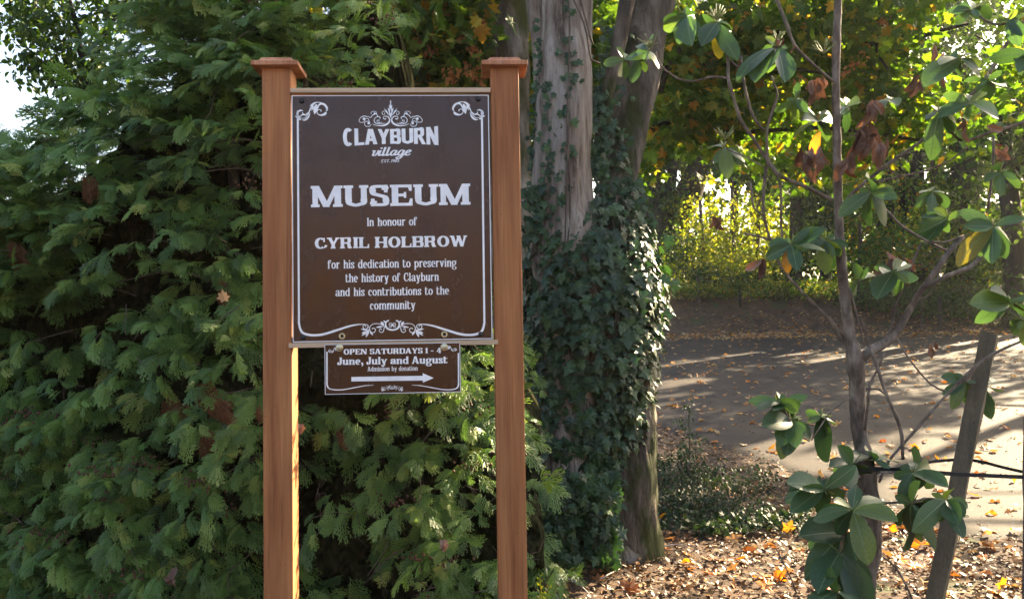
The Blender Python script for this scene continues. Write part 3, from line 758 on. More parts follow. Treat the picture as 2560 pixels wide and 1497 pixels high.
# panel
panel = beveled_box('panel', -PW / 2, PW / 2, FRONT, FRONT + .005, -PH / 2, PH / 2, M['vinyl'], sign, .0006)
def frame_line(x0, x1, z0, z1, w, y, mat, name, parent, off=SOFF):
    mb = MB()
    def r(a0, a1, b0, b1): mb.add([(a0, y, b0), (a1, y, b0), (a1, y, b1), (a0, y, b1)], [(0, 1, 2, 3)])
    r(x0, x1, z1 - w, z1); r(x0, x1, z0, z0 + w); r(x0, x0 + w, z0 + w, z1 - w); r(x1 - w, x1, z0 + w, z1 - w)
    return mb.build(name, mat, parent, off)
frame_line(-PW / 2 + .0008, PW / 2 - .0008, -PH / 2 + .0008, PH / 2 - .0008, .0024, FRONT - .0004, M['white'], 'edge_line', panel)
YT = FRONT - .0004
SLAB = (1.0, .135, .068, .065, dict(track=.035, space=.5, sf=.13))
SLAB2 = (1.0, .145, .06, .06, dict(track=.05, space=.42, sf=.12))
COND = (.50, .062, .030, .038, dict(track=.04, space=.62, sf=.06, xh=.72))
SLABL = (.92, .135, .055, .05, dict(track=.05, space=.42, sf=.11, xh=.70))
SANS = (.62, .105, .085, 0, dict(track=.055))
line_of_text('MUSEUM', 777, 1175.2, 516.9, 464, SLAB, panel, YT)
line_of_text('In honour of', 916.7, 1041.8, 566.2, 545.7, COND, panel, YT)
line_of_text('CYRIL HOLBROW', 786.6, 1166.3, 620.6, 593.4, SLAB2, panel, YT)
line_of_text('for his dedication to preserving', 818.5, 1139.4, 670.6, 649.4, COND, panel, YT)
line_of_text('the history of Clayburn', 862.7, 1095.5, 705.0, 683.9, COND, panel, YT)
line_of_text('and his contributions to the', 837.3, 1120.3, 739.3, 718.6, COND, panel, YT)
line_of_text('community', 923.3, 1036.7, 773.8, 752.6, COND, panel, YT)
def clay_warp(v, wid, cap):
    u = (v[:, 0] / wid - .5) * 2; k = 1 + .30 * u * u - .0
    return np.stack([v[:, 0], (v[:, 1] - cap / 2) * k + cap / 2], -1)
line_of_text('CLAYBURN', 857.6, 1096, 361.5, 324.5, SANS, panel, YT, warp=clay_warp)
sv, sw = script_village(); sv2, sf2 = union(sv)
line_of_text('', 927.5, 1030, 391.2, 369, None, panel, YT, letters=([(sv2, sf2)], sw + .12))
line_of_text('EST. 1905', 952.8, 997, 408, 400.4, (.62, .075, .05, 0, dict(track=.16, space=.4)), panel, YT, shear=.2)

def ribbon(pts, ws):
    """pts with widths, returns polygons"""
    p = [(*q, w) for q, w in zip(pts, ws)] if len(ws) == len(pts) else [(*q, np.interp(i / (len(pts) - 1), np.linspace(0, 1, len(ws)), ws)) for i, q in enumerate(pts)]
    c = np.array(cr2([np.array(x) for x in p], 6))
    wd = np.maximum(c[:, 2], .6) / 2
    xy = c[:, :2]; T = np.gradient(xy, axis=0); T /= np.linalg.norm(T, axis=1)[:, None] + 1e-9; N = np.stack([-T[:, 1], T[:, 0]], -1)
    A, B = xy + N * wd[:, None], xy - N * wd[:, None]
    return [[tuple(A[i]), tuple(B[i]), tuple(B[i + 1]), tuple(A[i + 1])] for i in range(len(xy) - 1)]
def blob(x, y, r): return [[(x + r * math.cos(k * math.pi / 5), y + r * math.sin(k * math.pi / 5)) for k in range(10)]]
def leafp(x0, y0, x1, y1, w): return ribbon([(x0, y0), (x0 * .65 + x1 * .35, y0 * .65 + y1 * .35), (x0 * .3 + x1 * .7, y0 * .3 + y1 * .7), (x1, y1)], [w * .3, w, w * .75, 1])
def ornament(polys, tomap, mir, y, parent, name='ornament', offs=SOFF):
    """polys in picture units; tomap -> photo px; mir: mirror x coordinate or None"""
    allp = list(polys)
    if mir is not None: allp += [[(2 * mir - a, b) for a, b in p] for p in polys]
    out = []
    for p in allp: out.append([tuple(L2(*tomap(*q))) for q in p])
    sc_ = [[(a * 10, b * 10) for a, b in p] for p in out]
    v, f = union(sc_); return flat(name, v / 10, f, M['white'], y, parent, offs)
corner = []
corner += ribbon([(560, 770), (480, 780), (400, 850), (440, 895), (560, 890), (650, 800), (700, 700), (760, 560), (850, 440), (950, 370), (1070, 365), (1200, 400)], [30, 40, 26, 14, 20, 26, 34, 44, 40, 30, 24, 14])
corner += ribbon([(1010, 555), (1035, 460), (1110, 410), (1210, 430), (1290, 520), (1312, 610), (1275, 665)], [20, 50, 66, 70, 74, 50, 20])
corner += ribbon([(1280, 690), (1240, 750), (1140, 790), (1040, 780), (980, 720), (985, 645), (1050, 600), (1110, 630), (1105, 675)], [40, 84, 60, 34, 26, 24, 22, 24, 34])
corner += leafp(960, 430, 885, 770, 150) + leafp(850, 480, 790, 645, 55) + leafp(740, 490, 940, 340, 60)
corner += ribbon([(510, 650), (420, 630), (340, 680), (310, 750), (350, 830), (400, 890)], [16, 50, 60, 66, 60, 40]) + leafp(370, 880, 235, 820, 60)
corner += ribbon([(480, 700), (520, 770), (600, 775), (690, 690)], [20, 50, 44, 14]) + ribbon([(480, 955), (580, 950), (680, 860), (745, 710)], [20, 56, 56, 10]) + ribbon([(360, 920), (400, 935), (440, 925)], [40, 50, 30])
cm = lambda x, y: (720 + x / 13.4, 230 + y / 13.4)
ornament(corner, cm, None, YT, panel)
ornament(corner, lambda x, y: (2 * 975.4 - (720 + x / 13.4), 230 + y / 13.4), None, YT, panel)
crest = []
crest += ribbon([(775, 425), (755, 440), (728, 425), (735, 395), (775, 385), (820, 405), (843, 450), (825, 505), (765, 545), (690, 562), (600, 555), (530, 530)], [18, 16, 12, 12, 14, 18, 24, 32, 36, 20, 12, 8])
crest += ribbon([(660, 435), (668, 410), (640, 395), (590, 405), (558, 450), (570, 500), (620, 525), (690, 530), (750, 510)], [14, 14, 12, 12, 14, 16, 14, 12, 8]) + ribbon([(655, 465), (615, 460), (612, 490), (650, 505), (700, 500)], [24, 10, 10, 16, 8])
crest += ribbon([(440, 400), (380, 382), (320, 400), (283, 450), (290, 490), (340, 500), (378, 475), (385, 445), (420, 425), (455, 440), (465, 475)], [10, 16, 12, 10, 10, 10, 12, 12, 10, 10, 10]) + blob(368, 432, 24)
crest += ribbon([(505, 530), (470, 572), (405, 568), (377, 520), (400, 485), (450, 480), (485, 505)], [10, 11, 10, 10, 10, 12, 10]) + blob(456, 515, 24)
crest += ribbon([(505, 400), (525, 370), (575, 340), (604, 345), (590, 302), (540, 296), (502, 315), (505, 345)], [10, 14, 16, 10, 9, 9, 9, 9]) + ribbon([(440, 385), (490, 410), (520, 380)], [8, 12, 8]) + blob(568, 337, 20)
crest += ribbon([(604, 345), (625, 385), (668, 402)], [9, 16, 9])
crest += ribbon([(862, 410), (848, 370), (800, 330), (745, 238)], [20, 16, 14, 6]) + ribbon([(862, 370), (838, 300), (860, 200), (856, 95)], [24, 22, 16, 8]) + ribbon([(800, 325), (755, 290), (706, 310), (715, 352), (750, 352), (752, 322)], [9, 9, 9, 9, 9, 10]) + leafp(850, 330, 812, 225, 26) + leafp(815, 350, 770, 262, 20) + leafp(850, 240, 838, 170, 20)
ornament(crest, lambda x, y: (860 + x / 7.37, 240 + y / 7.37), 862, YT, panel)
foot = []
foot += ribbon([(1222, 160), (1205, 165), (1190, 158), (1196, 140), (1218, 140), (1226, 160), (1212, 185), (1185, 180)], [8, 8, 7, 7, 8, 9, 10, 7])
foot += ribbon([(1160, 110), (1146, 150), (1160, 195), (1195, 215), (1232, 222)], [10, 18, 22, 22, 20])
foot += ribbon([(1175, 205), (1130, 178), (1085, 150), (1040, 143), (990, 150), (955, 180), (950, 215), (970, 252), (1005, 250), (1022, 218), (1000, 198), (978, 208)], [12, 10, 9, 9, 8, 9, 10, 11, 10, 9, 9, 12])
foot += ribbon([(1130, 190), (1117, 240), (1088, 250), (1068, 228), (1083, 206), (1100, 218)], [9, 10, 9, 8, 8, 10])
foot += ribbon([(880, 152), (925, 160), (930, 190), (900, 212), (872, 195), (872, 165), (895, 165), (905, 183)], [10, 9, 11, 11, 9, 8, 8, 10])
for q in ((940, 215, 905, 312, 34), (935, 225, 852, 292, 30), (925, 222, 842, 208, 22), (900, 240, 852, 262, 20), (955, 235, 990, 288, 24), (1125, 160, 1085, 118, 28), (1110, 180, 1025, 190, 22), (1150, 130, 1118, 108, 20), (1160, 125, 1170, 100, 18), (1180, 118, 1182, 98, 16)): foot += leafp(*q)
ornament(foot, lambda x, y: (730 + x / 4.94, 780 + y / 4.94), 1230, YT, panel)
border = ribbon([(82, -2480), (82, -1200), (82, 0), (85, 150), (120, 245), (200, 278), (300, 283), (400, 268), (550, 222), (700, 175), (800, 155), (890, 150)], [24, 24, 24, 26, 28, 28, 28, 28, 26, 22, 16, 8])
ornament(border, lambda x, y: (730 + x / 4.94 - (0 if y > 0 else y * -.0009), 780 + y / 4.94 + (x - 1230) / 4.94 * -.0), 1220, YT, panel, name='border_line')
def disc_bolt(cx, cz, prof, mat, name, parent, y=FRONT, off=SOFF, seg=20):
    mb = MB(); lathe(mb, prof, seg, Matrix.Translation((cx, y, cz))); return mb.build(name, mat, parent, off, True)
for px, py in ((754.5, 253.5), (1196.5, 250.5), (757, 843), (1198.5, 835.5)):
    x, z = L2(px, py); disc_bolt(x, z, [(.0082, 0), (.0080, .002), (.0058, .0042), (.0048, .0062), (.0030, .0072), (.0001, .0070)], M['black_screw'], 'screw', sign, seg=6 if False else 14)
for px, py in ((853.8, 840), (1108, 836)):
    x, z = L2(px, py); g = disc_bolt(x, z, [(.0100, 0), (.0095, .0018), (.0078, .0028), (.0060, .0020), (.0050, .0004)], M['brass'], 'grommet', sign)
    disc_bolt(x, z, [(.0052, .0002), (.0001, .0002)], M['brass_hole'], 'grommet_hole', g, y=FRONT - .0003)
# ---- hanging plaque bolted under the board
plq = thing('hanging_plaque', 'small brown opening hours plaque with white arrow, bolted below the museum board', 'plaque')
plq.matrix_world = sign.matrix_world.copy()
c4 = [L2(811.5, 860), L2(1147, 855.2), L2(1148.3, 978), L2(812.3, 984)]
YP = -.0165
def quad_plate(c, y0, y1, name, mat, parent):
    V = [(p[0], y0, p[1]) for p in c] + [(p[0], y1, p[1]) for p in c]
    mb = MB(); mb.add(V, [(0, 3, 2, 1), (4, 5, 6, 7), (0, 1, 5, 4), (1, 2, 6, 5), (2, 3, 7, 6), (3, 0, 4, 7)]); return mb.build(name, mat, parent, SOFF)
plate = quad_plate(c4, YP, YP + .0022, 'plate', M['vinyl'], plq)
cc = sum(c4) / 4
def inset(k): return [cc + (p - cc) * np.array([1 - k / .2, 1 - k / .075]) for p in c4]
a_, b_ = inset(.0005), inset(.0021)
mb = MB(); V = [(p[0], YP - .0004, p[1]) for p in a_ + b_]; mb.add(V, [(0, 1, 5, 4), (1, 2, 6, 5), (2, 3, 7, 6), (3, 0, 4, 7)]); mb.build('edge_line', M['white'], plate, SOFF)
YQ = YP - .0004
SLABP = (1.0, .15, .06, .06, dict(track=.05, space=.45, sf=.12))
line_of_text('OPEN SATURDAYS 1 - 4', 859, 1100.6, 883.6, 870.2, SLABP, plate, YQ)
line_of_text('June, July and August', 843.3, 1115.5, 908.9, 890.5, SLABL, plate, YQ)
line_of_text('Admission by donation', 918, 1042, 925.6, 914.2, COND, plate, YQ)
ar = [[(878, 940.2), (1055, 937.6), (1055, 949.2), (878, 951.2)], [(1054, 931), (1081.5, 943.2), (1054.5, 954.3)]]
ornament(ar, lambda x, y: (x, y), None, YQ, plate, name='arrow')
ornament(foot, lambda x, y: (978.5 + (x - 1230) / 4.94 * .355, 975.5 + (y - 300) / 4.94 * .36), 1230, YQ, plate)
for sd in (1, -1): ornament(border, lambda x, y: (980.2 + 0 * sd + sd * (x - 1220) / 4.94 * .705, (971.8 + (y - 283) / 4.94 * .42) if y > 0 else 948 + y / 2480 * 68 - sd * 2), None, YQ, plate, name='border_line')
ornament(corner, lambda x, y: (813 + x / 13.4 * .40, 859 + y / 13.4 * .30), None, YQ, plate)
ornament(corner, lambda x, y: (1146.5 - x / 13.4 * .40, 856 + y / 13.4 * .30), None, YQ, plate)
for px, py in ((848, 866.5), (1106.8, 865.5)):
    x, z = L2(px, py)
    g = disc_bolt(x + .001, z - .002, [(.0115, 0), (.0112, .0016), (.0100, .0022), (.0094, .0018), (.0085, .0030), (.0050, .0034)], M['brass'], 'washer', plq, y=YP)
    disc_bolt(x, z, [(.0088, .0034), (.0085, .0060), (.0066, .0082), (.0030, .0094), (.0001, .0096)], M['bolt_cream'], 'bolt', plq, y=YP)
# ================================================================== CEDAR HEDGE
def n3(x, y, z, f=1.0, s=0.0): return mnoise.noise(Vector((x * f + s, y * f + s, z * f)))
def hedge_top(x):
    t = float(np.interp(x, [-3.2, -2.3, -1.95, -1.62, -1.45, -1.2, -.75, -.52, -.38, -.1, .05, .16, .215, .26], [2.3, 2.26, 2.32, 2.75, 3.05, 3.15, 3.2, 3.1, 2.2, 1.65, 1.40, 1.10, .72, .35]))
    return t + .10 * n3(x, 0, 0, 3.1)
def hedge_y(x, z):
    y = 3.12 + .10 * max(0, z - 1.3) + .30 * n3(x, 0, z, 1.15, 4) + .13 * n3(x, 0, z, 3.0, 9)
    top = hedge_top(x); y += .9 * max(0, 1 - (top - z) / .35) ** 2 * .35
    y += .55 * max(0, (x + .05) / .35) ** 2
    return y
HG = thing('cedar_hedge', 'dense dark green cedar hedge filling the left side behind the sign', 'hedge', (-1.2, 3.6, 0))
HO = tuple(HG.location)
sp_pos = []; sp_f = []; sp_u = []; sp_s = []; sp_k = []; cone_spots = []; twigs = MB()
def bough(o, d, n, size, spread=.16):
    """a drooping bough tip carrying sprays left and right of its axis"""
    side = unit(np.cross(d, (0, 0, 1)) + rng.normal(0, .12, 3)); ln = spread * rng.uniform(.7, 1.3)
    for i in range(n):
        t = i / max(1, n - 1); s = -1 if i % 2 else 1
        p = o + d * ln * (t - .55) + side * s * .012 + np.array([0, 0, -.22 * ln * (t * t)])
        f = unit(d * (.62 + .5 * t) + side * s * (.95 - .8 * t) * rng.uniform(.6, 1.25) + np.array([0, 0, rng.normal(-.12, .22) - .30 * t]) + rng.normal(0, .20, 3))
        u = unit(np.array([0, -.42, .85]) + d * .25 + side * s * rng.normal(.15, .3) + rng.normal(0, .32, 3))
        sp_pos.append(p); sp_f.append(f); sp_u.append(u); sp_s.append(size * rng.uniform(.72, 1.25) * (.8 + .3 * t)); sp_k.append(rng.uniform(0, .92))
for layer, (dens, dy) in enumerate(((82, 0), (50, .14), (26, .30), (9, .46))):
    n = int(dens * 3.6 * 3.1)
    for _ in range(n):
        x = rng.uniform(-3.0, .27); top = hedge_top(x); z = rng.uniform(.05, 3.4)
        if z > top - .02: continue
        gap = n3(x, 0, z, 2.1, 31) + .45 * n3(x, 0, z * 1.6, 5.2, 13)
        lim = (-.04, -.14, -.24, -.32)[layer] - (.25 if z > 2.25 else 0)
        if gap < lim and rng.random() < .88: continue    # dark hollows between the boughs
        if -.68 < x < -.06 and 1.5 < z < 2.2 and rng.random() < .4: continue
        y = hedge_y(x, z) + dy + rng.uniform(-.07, .07)
        ox = .55 * rng.normal() + .9 * max(0, (x + .02) / .25)
        d = unit((ox, -1.0, rng.uniform(-.25, .38)))
        if top - z < .3 and rng.random() < .7: d = unit((rng.normal() * .6, -.5, rng.uniform(.2, 1.0)))
        near_end = x > .0
        bough(np.array([x, y, z]), d, rng.integers(6, 11), (.074 if not near_end else .072) * (1 + .22 * layer))
        if layer == 0 and rng.random() < .30: cone_spots.append(np.array([x, y, z]) + d * .02 + np.array([0, 0, .015]))
for _ in range(420):
    x = rng.uniform(-2.3, -.7); top = hedge_top(x); z = top - rng.uniform(0, .75) ** 1.3
    bough(np.array([x, hedge_y(x, z) + rng.uniform(-.05, .5), z]), unit((rng.normal() * .7, -.8, rng.uniform(-.1, .8))), rng.integers(6, 10), .095)
# a back layer seen only through the gaps of the top
for _ in range(260):
    x = rng.uniform(-3, .1); z = rng.uniform(.3, hedge_top(x)); bough(np.array([x, hedge_y(x, z) + .85 + rng.uniform(-.1, .1), z]), unit((rng.normal() * .6, -1, .1)), 7, .15)
sp_pos = np.array(sp_pos); sp_f = np.array(sp_f); sp_u = np.array(sp_u); sp_s = np.array(sp_s); sp_k = np.array(sp_k)
depth = np.array([p[1] - hedge_y(p[0], p[2]) for p in sp_pos])
order = np.argsort(sp_pos[:, 1] * .6 + depth); fr = frames(sp_pos, sp_f, sp_u, sp_s)
inview = (sp_pos[:, 0] / sp_pos[:, 1] > -.60) & (sp_pos[:, 2] > .5) & (sp_pos[:, 2] < 2.9) & ~((sp_pos[:, 0] > -.62) & (sp_pos[:, 0] < -.08) & (sp_pos[:, 2] > 1.38) & (sp_pos[:, 2] < 2.15))
front_ids = [i for i in order if inview[i]][:290]; fs_ = set(front_ids)
spray_me = []
for k, (V, T) in enumerate(SPRAYS): spray_me.append(mesh_np('spray', V, T, M['spray'], False))
def place(me, name, m4, parent, off):
    o = bpy.data.objects.new(name, me); C.objects.link(o); o.parent = parent
    m = Matrix([list(r) for r in m4]); m.translation = m.translation - Vector(off); o.matrix_basis = m; return o
which = rng.integers(0, 4, len(sp_pos))
for i in front_ids: place(spray_me[which[i]], 'spray', fr[i], HG, HO)
rest = np.array([i for i in range(len(sp_pos)) if i not in fs_])
V, T, tt = stamp(SPRAYS, fr[rest], which[rest], sp_k[rest])
o = obj('foliage', mesh_np('foliage', V, T, M['spray'], False, tt, HO), HG); o['kind'] = 'stuff'
print('hedge sprays', len(sp_pos), 'tris', len(T))
# added opaque backing: lumpy sheet blocking the sky, standing in for dead inner twigs
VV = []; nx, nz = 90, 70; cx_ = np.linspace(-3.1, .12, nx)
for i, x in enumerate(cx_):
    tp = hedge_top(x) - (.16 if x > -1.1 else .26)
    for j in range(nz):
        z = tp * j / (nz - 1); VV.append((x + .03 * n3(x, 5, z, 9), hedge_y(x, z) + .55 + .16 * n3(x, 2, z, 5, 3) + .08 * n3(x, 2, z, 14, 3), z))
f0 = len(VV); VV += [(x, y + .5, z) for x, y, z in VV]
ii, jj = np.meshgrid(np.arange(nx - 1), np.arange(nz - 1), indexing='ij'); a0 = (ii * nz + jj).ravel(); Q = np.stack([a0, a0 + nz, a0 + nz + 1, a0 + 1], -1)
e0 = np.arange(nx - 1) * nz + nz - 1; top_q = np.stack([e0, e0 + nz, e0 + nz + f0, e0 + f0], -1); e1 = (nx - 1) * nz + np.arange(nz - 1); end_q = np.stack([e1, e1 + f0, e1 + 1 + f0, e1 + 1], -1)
o = obj('inner_backing', mesh_np('inner_backing', np.array(VV), np.concatenate([Q, Q[:, ::-1] + f0, top_q, end_q]), M['hedge_core'], True, None, HO), HG); o['kind'] = 'stuff'
# interior: stems, bare twigs, brown clusters of cones, dead hanging fronds
def on_hedge(x, z, dy=0): return np.array([x, hedge_y(x, z) + dy, z])
for x in np.arange(-2.9, -.25, .42):
    top = hedge_top(x) - .25; mb = MB(); x0 = x + rng.uniform(-.1, .1); yy = hedge_y(x, 1.2) + .75
    tube(mb, [(x0, yy, 0, .05), (x0 + .05, yy + .03, top * .4, .038), (x0 - .03, yy - .03, top * .75, .024), (x0, yy, max(.3, top), .008)], 8, .15, .15, 9)
    for j in range(16):
        z = rng.uniform(.15, top * .95); a = rng.uniform(-1.2, 1.2)
        tube(mb, [(x0, yy, z, .008), (x0 + .16 * a, yy - .25, z + .10, .005), (x0 + .30 * a, yy - .5, z + .05, .002)], 5, .06, .3, 8)
    mb.build('stem', M['twig_bark'], HG, HO, True)
mb = MB()
for _ in range(150):
    x = rng.uniform(-2.2, .15); z = rng.uniform(.35, min(2.6, hedge_top(x) - .1)); p = on_hedge(x, z, rng.uniform(-.05, .15)); d = unit(rng.normal(size=3) * (1, .35, .8)); l = rng.uniform(.06, .18)
    q = p + d * l * .5 + rng.normal(0, .012, 3); e = p + d * l + rng.normal(0, .02, 3)
    tube(mb, [(*p, .0022), (*q, .0018), (*e, .0008)], 4, .05, cap=False)
o = mb.build('bare_twigs', M['twig_bark'], HG, HO, True); o['kind'] = 'stuff'
def octa(r, p):
    return np.array([(r, 0, 0), (-r, 0, 0), (0, r, 0), (0, -r, 0), (0, 0, r * 1.3), (0, 0, -r * 1.3)]) + p, [(0, 2, 4), (2, 1, 4), (1, 3, 4), (3, 0, 4), (2, 0, 5), (1, 2, 5), (3, 1, 5), (0, 3, 5)]
mb = MB()
for c in cone_spots:
    if n3(*c, 2.2, 77) < -.02: continue
    for _ in range(rng.integers(10, 26)):
        V, T = octa(rng.uniform(.004, .0065), c + rng.normal(0, 1, 3) * (.034, .018, .016)); mb.add(V, None, T)
o = mb.build('seed_cones', M['cones'], HG, HO, True); o['kind'] = 'stuff'
dead_me = mesh_np('dead_frond', SPRAYS[1][0], SPRAYS[1][1], M['dead_spray'], False)
for px, py, n, s in ((510, 965, 3, .10), (560, 990, 3, .09), (650, 1000, 1, .07), (430, 1000, 3, .08), (500, 1080, 3, .08), (30, 620, 4, .09), (700, 1060, 3, .08), (830, 1070, 2, .06), (220, 440, 3, .07), (560, 700, 2, .06)):
    for k in range(n):
        q = P(px + rng.uniform(-22, 22), py + rng.uniform(-25, 25), 3.0); h = hedge_y(q.x, q.z) - rng.uniform(-.02, .06); q = P(px + rng.uniform(-26, 26), py + rng.uniform(-25, 25), h)
        f = frames([q], [unit((rng.normal() * .2, -.15, -1))], [unit((rng.normal() * .4, -1, .1))], s * rng.uniform(.8, 1.3))[0]; place(dead_me, 'dead_frond', f, HG, HO)
# pale broken twig hanging out of the hedge
tw = thing('bare_twig', 'pale bare twig poking out of the cedar hedge left of the sign post', 'twig', tuple(P(560, 1060, 2.98)))
mb = MB(); tube(mb, [(*P(610, 1020, 3.0), .0028), (*P(588, 1048, 2.97), .0036), (*P(570, 1068, 2.96), .0040), (*P(551, 1108, 2.95), .0026)], 6, .02, .15, 60); mb.build('stem', M['pale_twig'], tw, tuple(tw.location), True)
# single dry leaves caught in the hedge
def leaf_thing(name, label, cat, p, fwd, up, size, tpl, mat, group=None, k=0.0):
    me = mesh_np(name, tpl[0], tpl[1], mat, False); o = bpy.data.objects.new(name, me); C.objects.link(o)
    o.matrix_world = Matrix([list(r) for r in frames([p], [fwd], [up], size)[0]]); return tag(o, label, cat, group)
leaf_thing('dry_leaf', 'pale tan dead leaf caught on the cedar hedge left of the sign', 'leaf', P(562, 752, 2.86), (-.25, .1, .9), (.7, -1, .2), .042, MAPLE2, M['fall'])
leaf_thing('dry_leaf', 'curled pinkish dead leaf low in the hedge near the bottom edge', 'leaf', P(430, 1462, 2.75), (.1, -.1, .9), (-.3, -1, .1), .06, CURLED, M['dead_leaf'])
leaf_thing('dry_leaf', 'small rust brown leaf hanging in the hedge between the sign posts', 'leaf', P(1108, 1350, 2.95), (.1, 0, -1), (.2, -1, 0), .045, CURLED, M['dead_leaf'])
leaf_thing('dry_leaf', 'shrivelled pink brown leaf beside the inner edge of the sunlit post', 'leaf', P(752, 1060, 2.72), (.0, 0, -1), (.5, -1, 0), .035, CURLED, M['dead_leaf'])
# yellow green sprout at the foot of the right post
spt = thing('cedar_seedling', 'small yellow green seedling sprouting at the foot of the right sign post', 'seedling', tuple(P(1345, 1497, 2.75)))
for bx, tx, ty in ((1352, 1349, 1440), (1300, 1290, 1478), (1356, 1372, 1470)):
    mb = MB(); a = P(bx, 1530, 2.75); b = P(tx, ty, 2.75); tube(mb, [(*a, .002), (*((a + b) / 2 + Vector((.004, 0, 0))), .0016), (*b, .0006)], 5, .02)
    mb.build('stem', M['gold_leaf'], spt, tuple(spt.location), True)
    pos = [a + (b - a) * t for t in np.linspace(.3, 1, 9)]; f = [unit(((-1) ** i * .8, rng.normal() * .3, .8)) for i in range(9)]
    V, T, tt = stamp([DIAM], frames(pos, f, rnd_dirs(9), .016), np.zeros(9, int), rng.random(9)); o = obj('leaf_tuft', mesh_np('leaf_tuft', V, T, M['gold_leaf'], False, tt, tuple(spt.location)), spt); o['kind'] = 'stuff'

# ================================================================== IVY CLAD MAPLE (several stems)
DT = 5.55
big = thing('maple_tree', 'large grey barked maple of several stems standing behind the right sign post', 'tree', tuple(G(1470, 1365)))
BO = tuple(big.location)
def stem(pts, mat, d=DT, seg=64, bump=.10, flute=.03, name='stem', parent=big, off=BO, seed=0, step=.03, freq=5, ridge=.045):
    """pts: (px, py, width px, depth)"""
    q = []
    for px, py, w, dd in pts:
        c = P(px, py, dd); q.append((c.x, c.y, c.z, w / 2 / F_PX * dd))
    mb = MB(); tube(mb, q, seg, step, bump, freq, True, flute, seed=seed, ridge=ridge); return mb.build(name, mat, parent, off, True), q
s_mid, q_mid = stem([(1408, -330, 122, 5.5), (1410, -100, 126, 5.5), (1414, 60, 128, 5.5), (1412, 200, 132, 5.45), (1405, 330, 146, 5.45), (1402, 450, 150, 5.45), (1408, 600, 160, 5.45), (1420, 800, 190, 5.5), (1425, 1050, 210, 5.5), (1430, 1380, 230, 5.5)], M['bark_grey'], seed=1)
s_right, q_right = stem([(1740, -420, 110, 6.3), (1665, -140, 114, 6.1), (1622, 30, 112, 6.0), (1594, 200, 106, 5.9), (1570, 340, 92, 5.85), (1545, 470, 96, 5.75), (1530, 600, 130, 5.7), (1530, 800, 170, 5.65), (1540, 1000, 190, 5.6), (1560, 1370, 180, 5.5)], M['bark_shade'], seed=4)
stem([(1600, -160, 40, 5.7), (1568, 0, 40, 5.6), (1545, 120, 36, 5.6), (1520, 230, 34, 5.6), (1500, 380, 40, 5.6)], M['bark_shade'], seed=7, seg=28)
stem([(1240, -360, 118, 6.6), (1266, -60, 100, 6.6), (1270, 100, 104, 6.5), (1272, 300, 104, 6.5), (1280, 600, 110, 6.4), (1300, 900, 130, 6.2), (1340, 1380, 150, 6.0)], M['bark_moss'], seed=12)
stem([(1322, -200, 34, 6.0), (1334, 0, 40, 6.0), (1350, 120, 40, 5.9), (1362, 260, 50, 5.8)], M['bark_grey'], seed=15, seg=28)
stem([(1560, 980, 80, 5.55), (1580, 1120, 84, 5.5), (1592, 1220, 88, 5.47), (1600, 1300, 92, 5.45), (1603, 1350, 98, 5.43), (1606, 1440, 106, 5.4)], M['bark_moss'], seed=21, name='root_buttress', bump=.16, flute=.04, freq=9, step=.03)
stem([(1490, 840, 270, 5.75), (1490, 1000, 290, 5.72), (1488, 1200, 300, 5.7), (1490, 1400, 330, 5.65)], M['bark_moss'], seed=31, name='stem', bump=.14, flute=.05)
# ivy
ivy = thing('ivy', 'dark glossy ivy climbing the lower trunks of the big maple', 'ivy', BO)
prof_l = [(480, 1455), (560, 1340), (700, 1312), (900, 1305), (1100, 1315), (1250, 1330), (1375, 1345)]
prof_r = [(480, 1560), (560, 1592), (640, 1632), (740, 1646), (850, 1632), (950, 1616), (1100, 1600), (1250, 1570), (1375, 1560)]
ip = []; iN = []; isz = []
def ivy_at(py, a, jitter=.03, dd=0.0):
    xl = np.interp(py, [p[0] for p in prof_l], [p[1] for p in prof_l]); xr = np.interp(py, [p[0] for p in prof_r], [p[1] for p in prof_r])
    cx, hw = (xl + xr) / 2, (xr - xl) / 2; c = P(cx, py, DT); r = hw / F_PX * DT
    rad = r * (1 + .10 * n3(a * 1.3, py * .01, 0, 1.5, 5)); n = np.array([math.sin(a), -math.cos(a), 0.0])
    return np.array([c.x + rad * n[0], c.y + .35 * 0 + rad * .82 * n[1], c.z]) + n * (dd + rng.normal() * jitter), n
for k in range(3600):
    py = 490 + 890 * rng.random() ** .92; a = rng.uniform(-1.75, 1.95); 
    if py < 600 and rng.random() > ((py - 470) / 130): continue
    if 1120 < py and a > .75 and rng.random() < .9: continue
    if 950 < py < 1370 and n3(a, py * .004, 0, 2.2, 50) < -.42: continue      # places where bark shows
    d = rng.uniform(-.03, .05); p, n = ivy_at(py, a, .02, d)
    ip.append(p); iN.append(n); isz.append(rng.uniform(.045, .095) * (1.35 if rng.random() < .15 else 1))
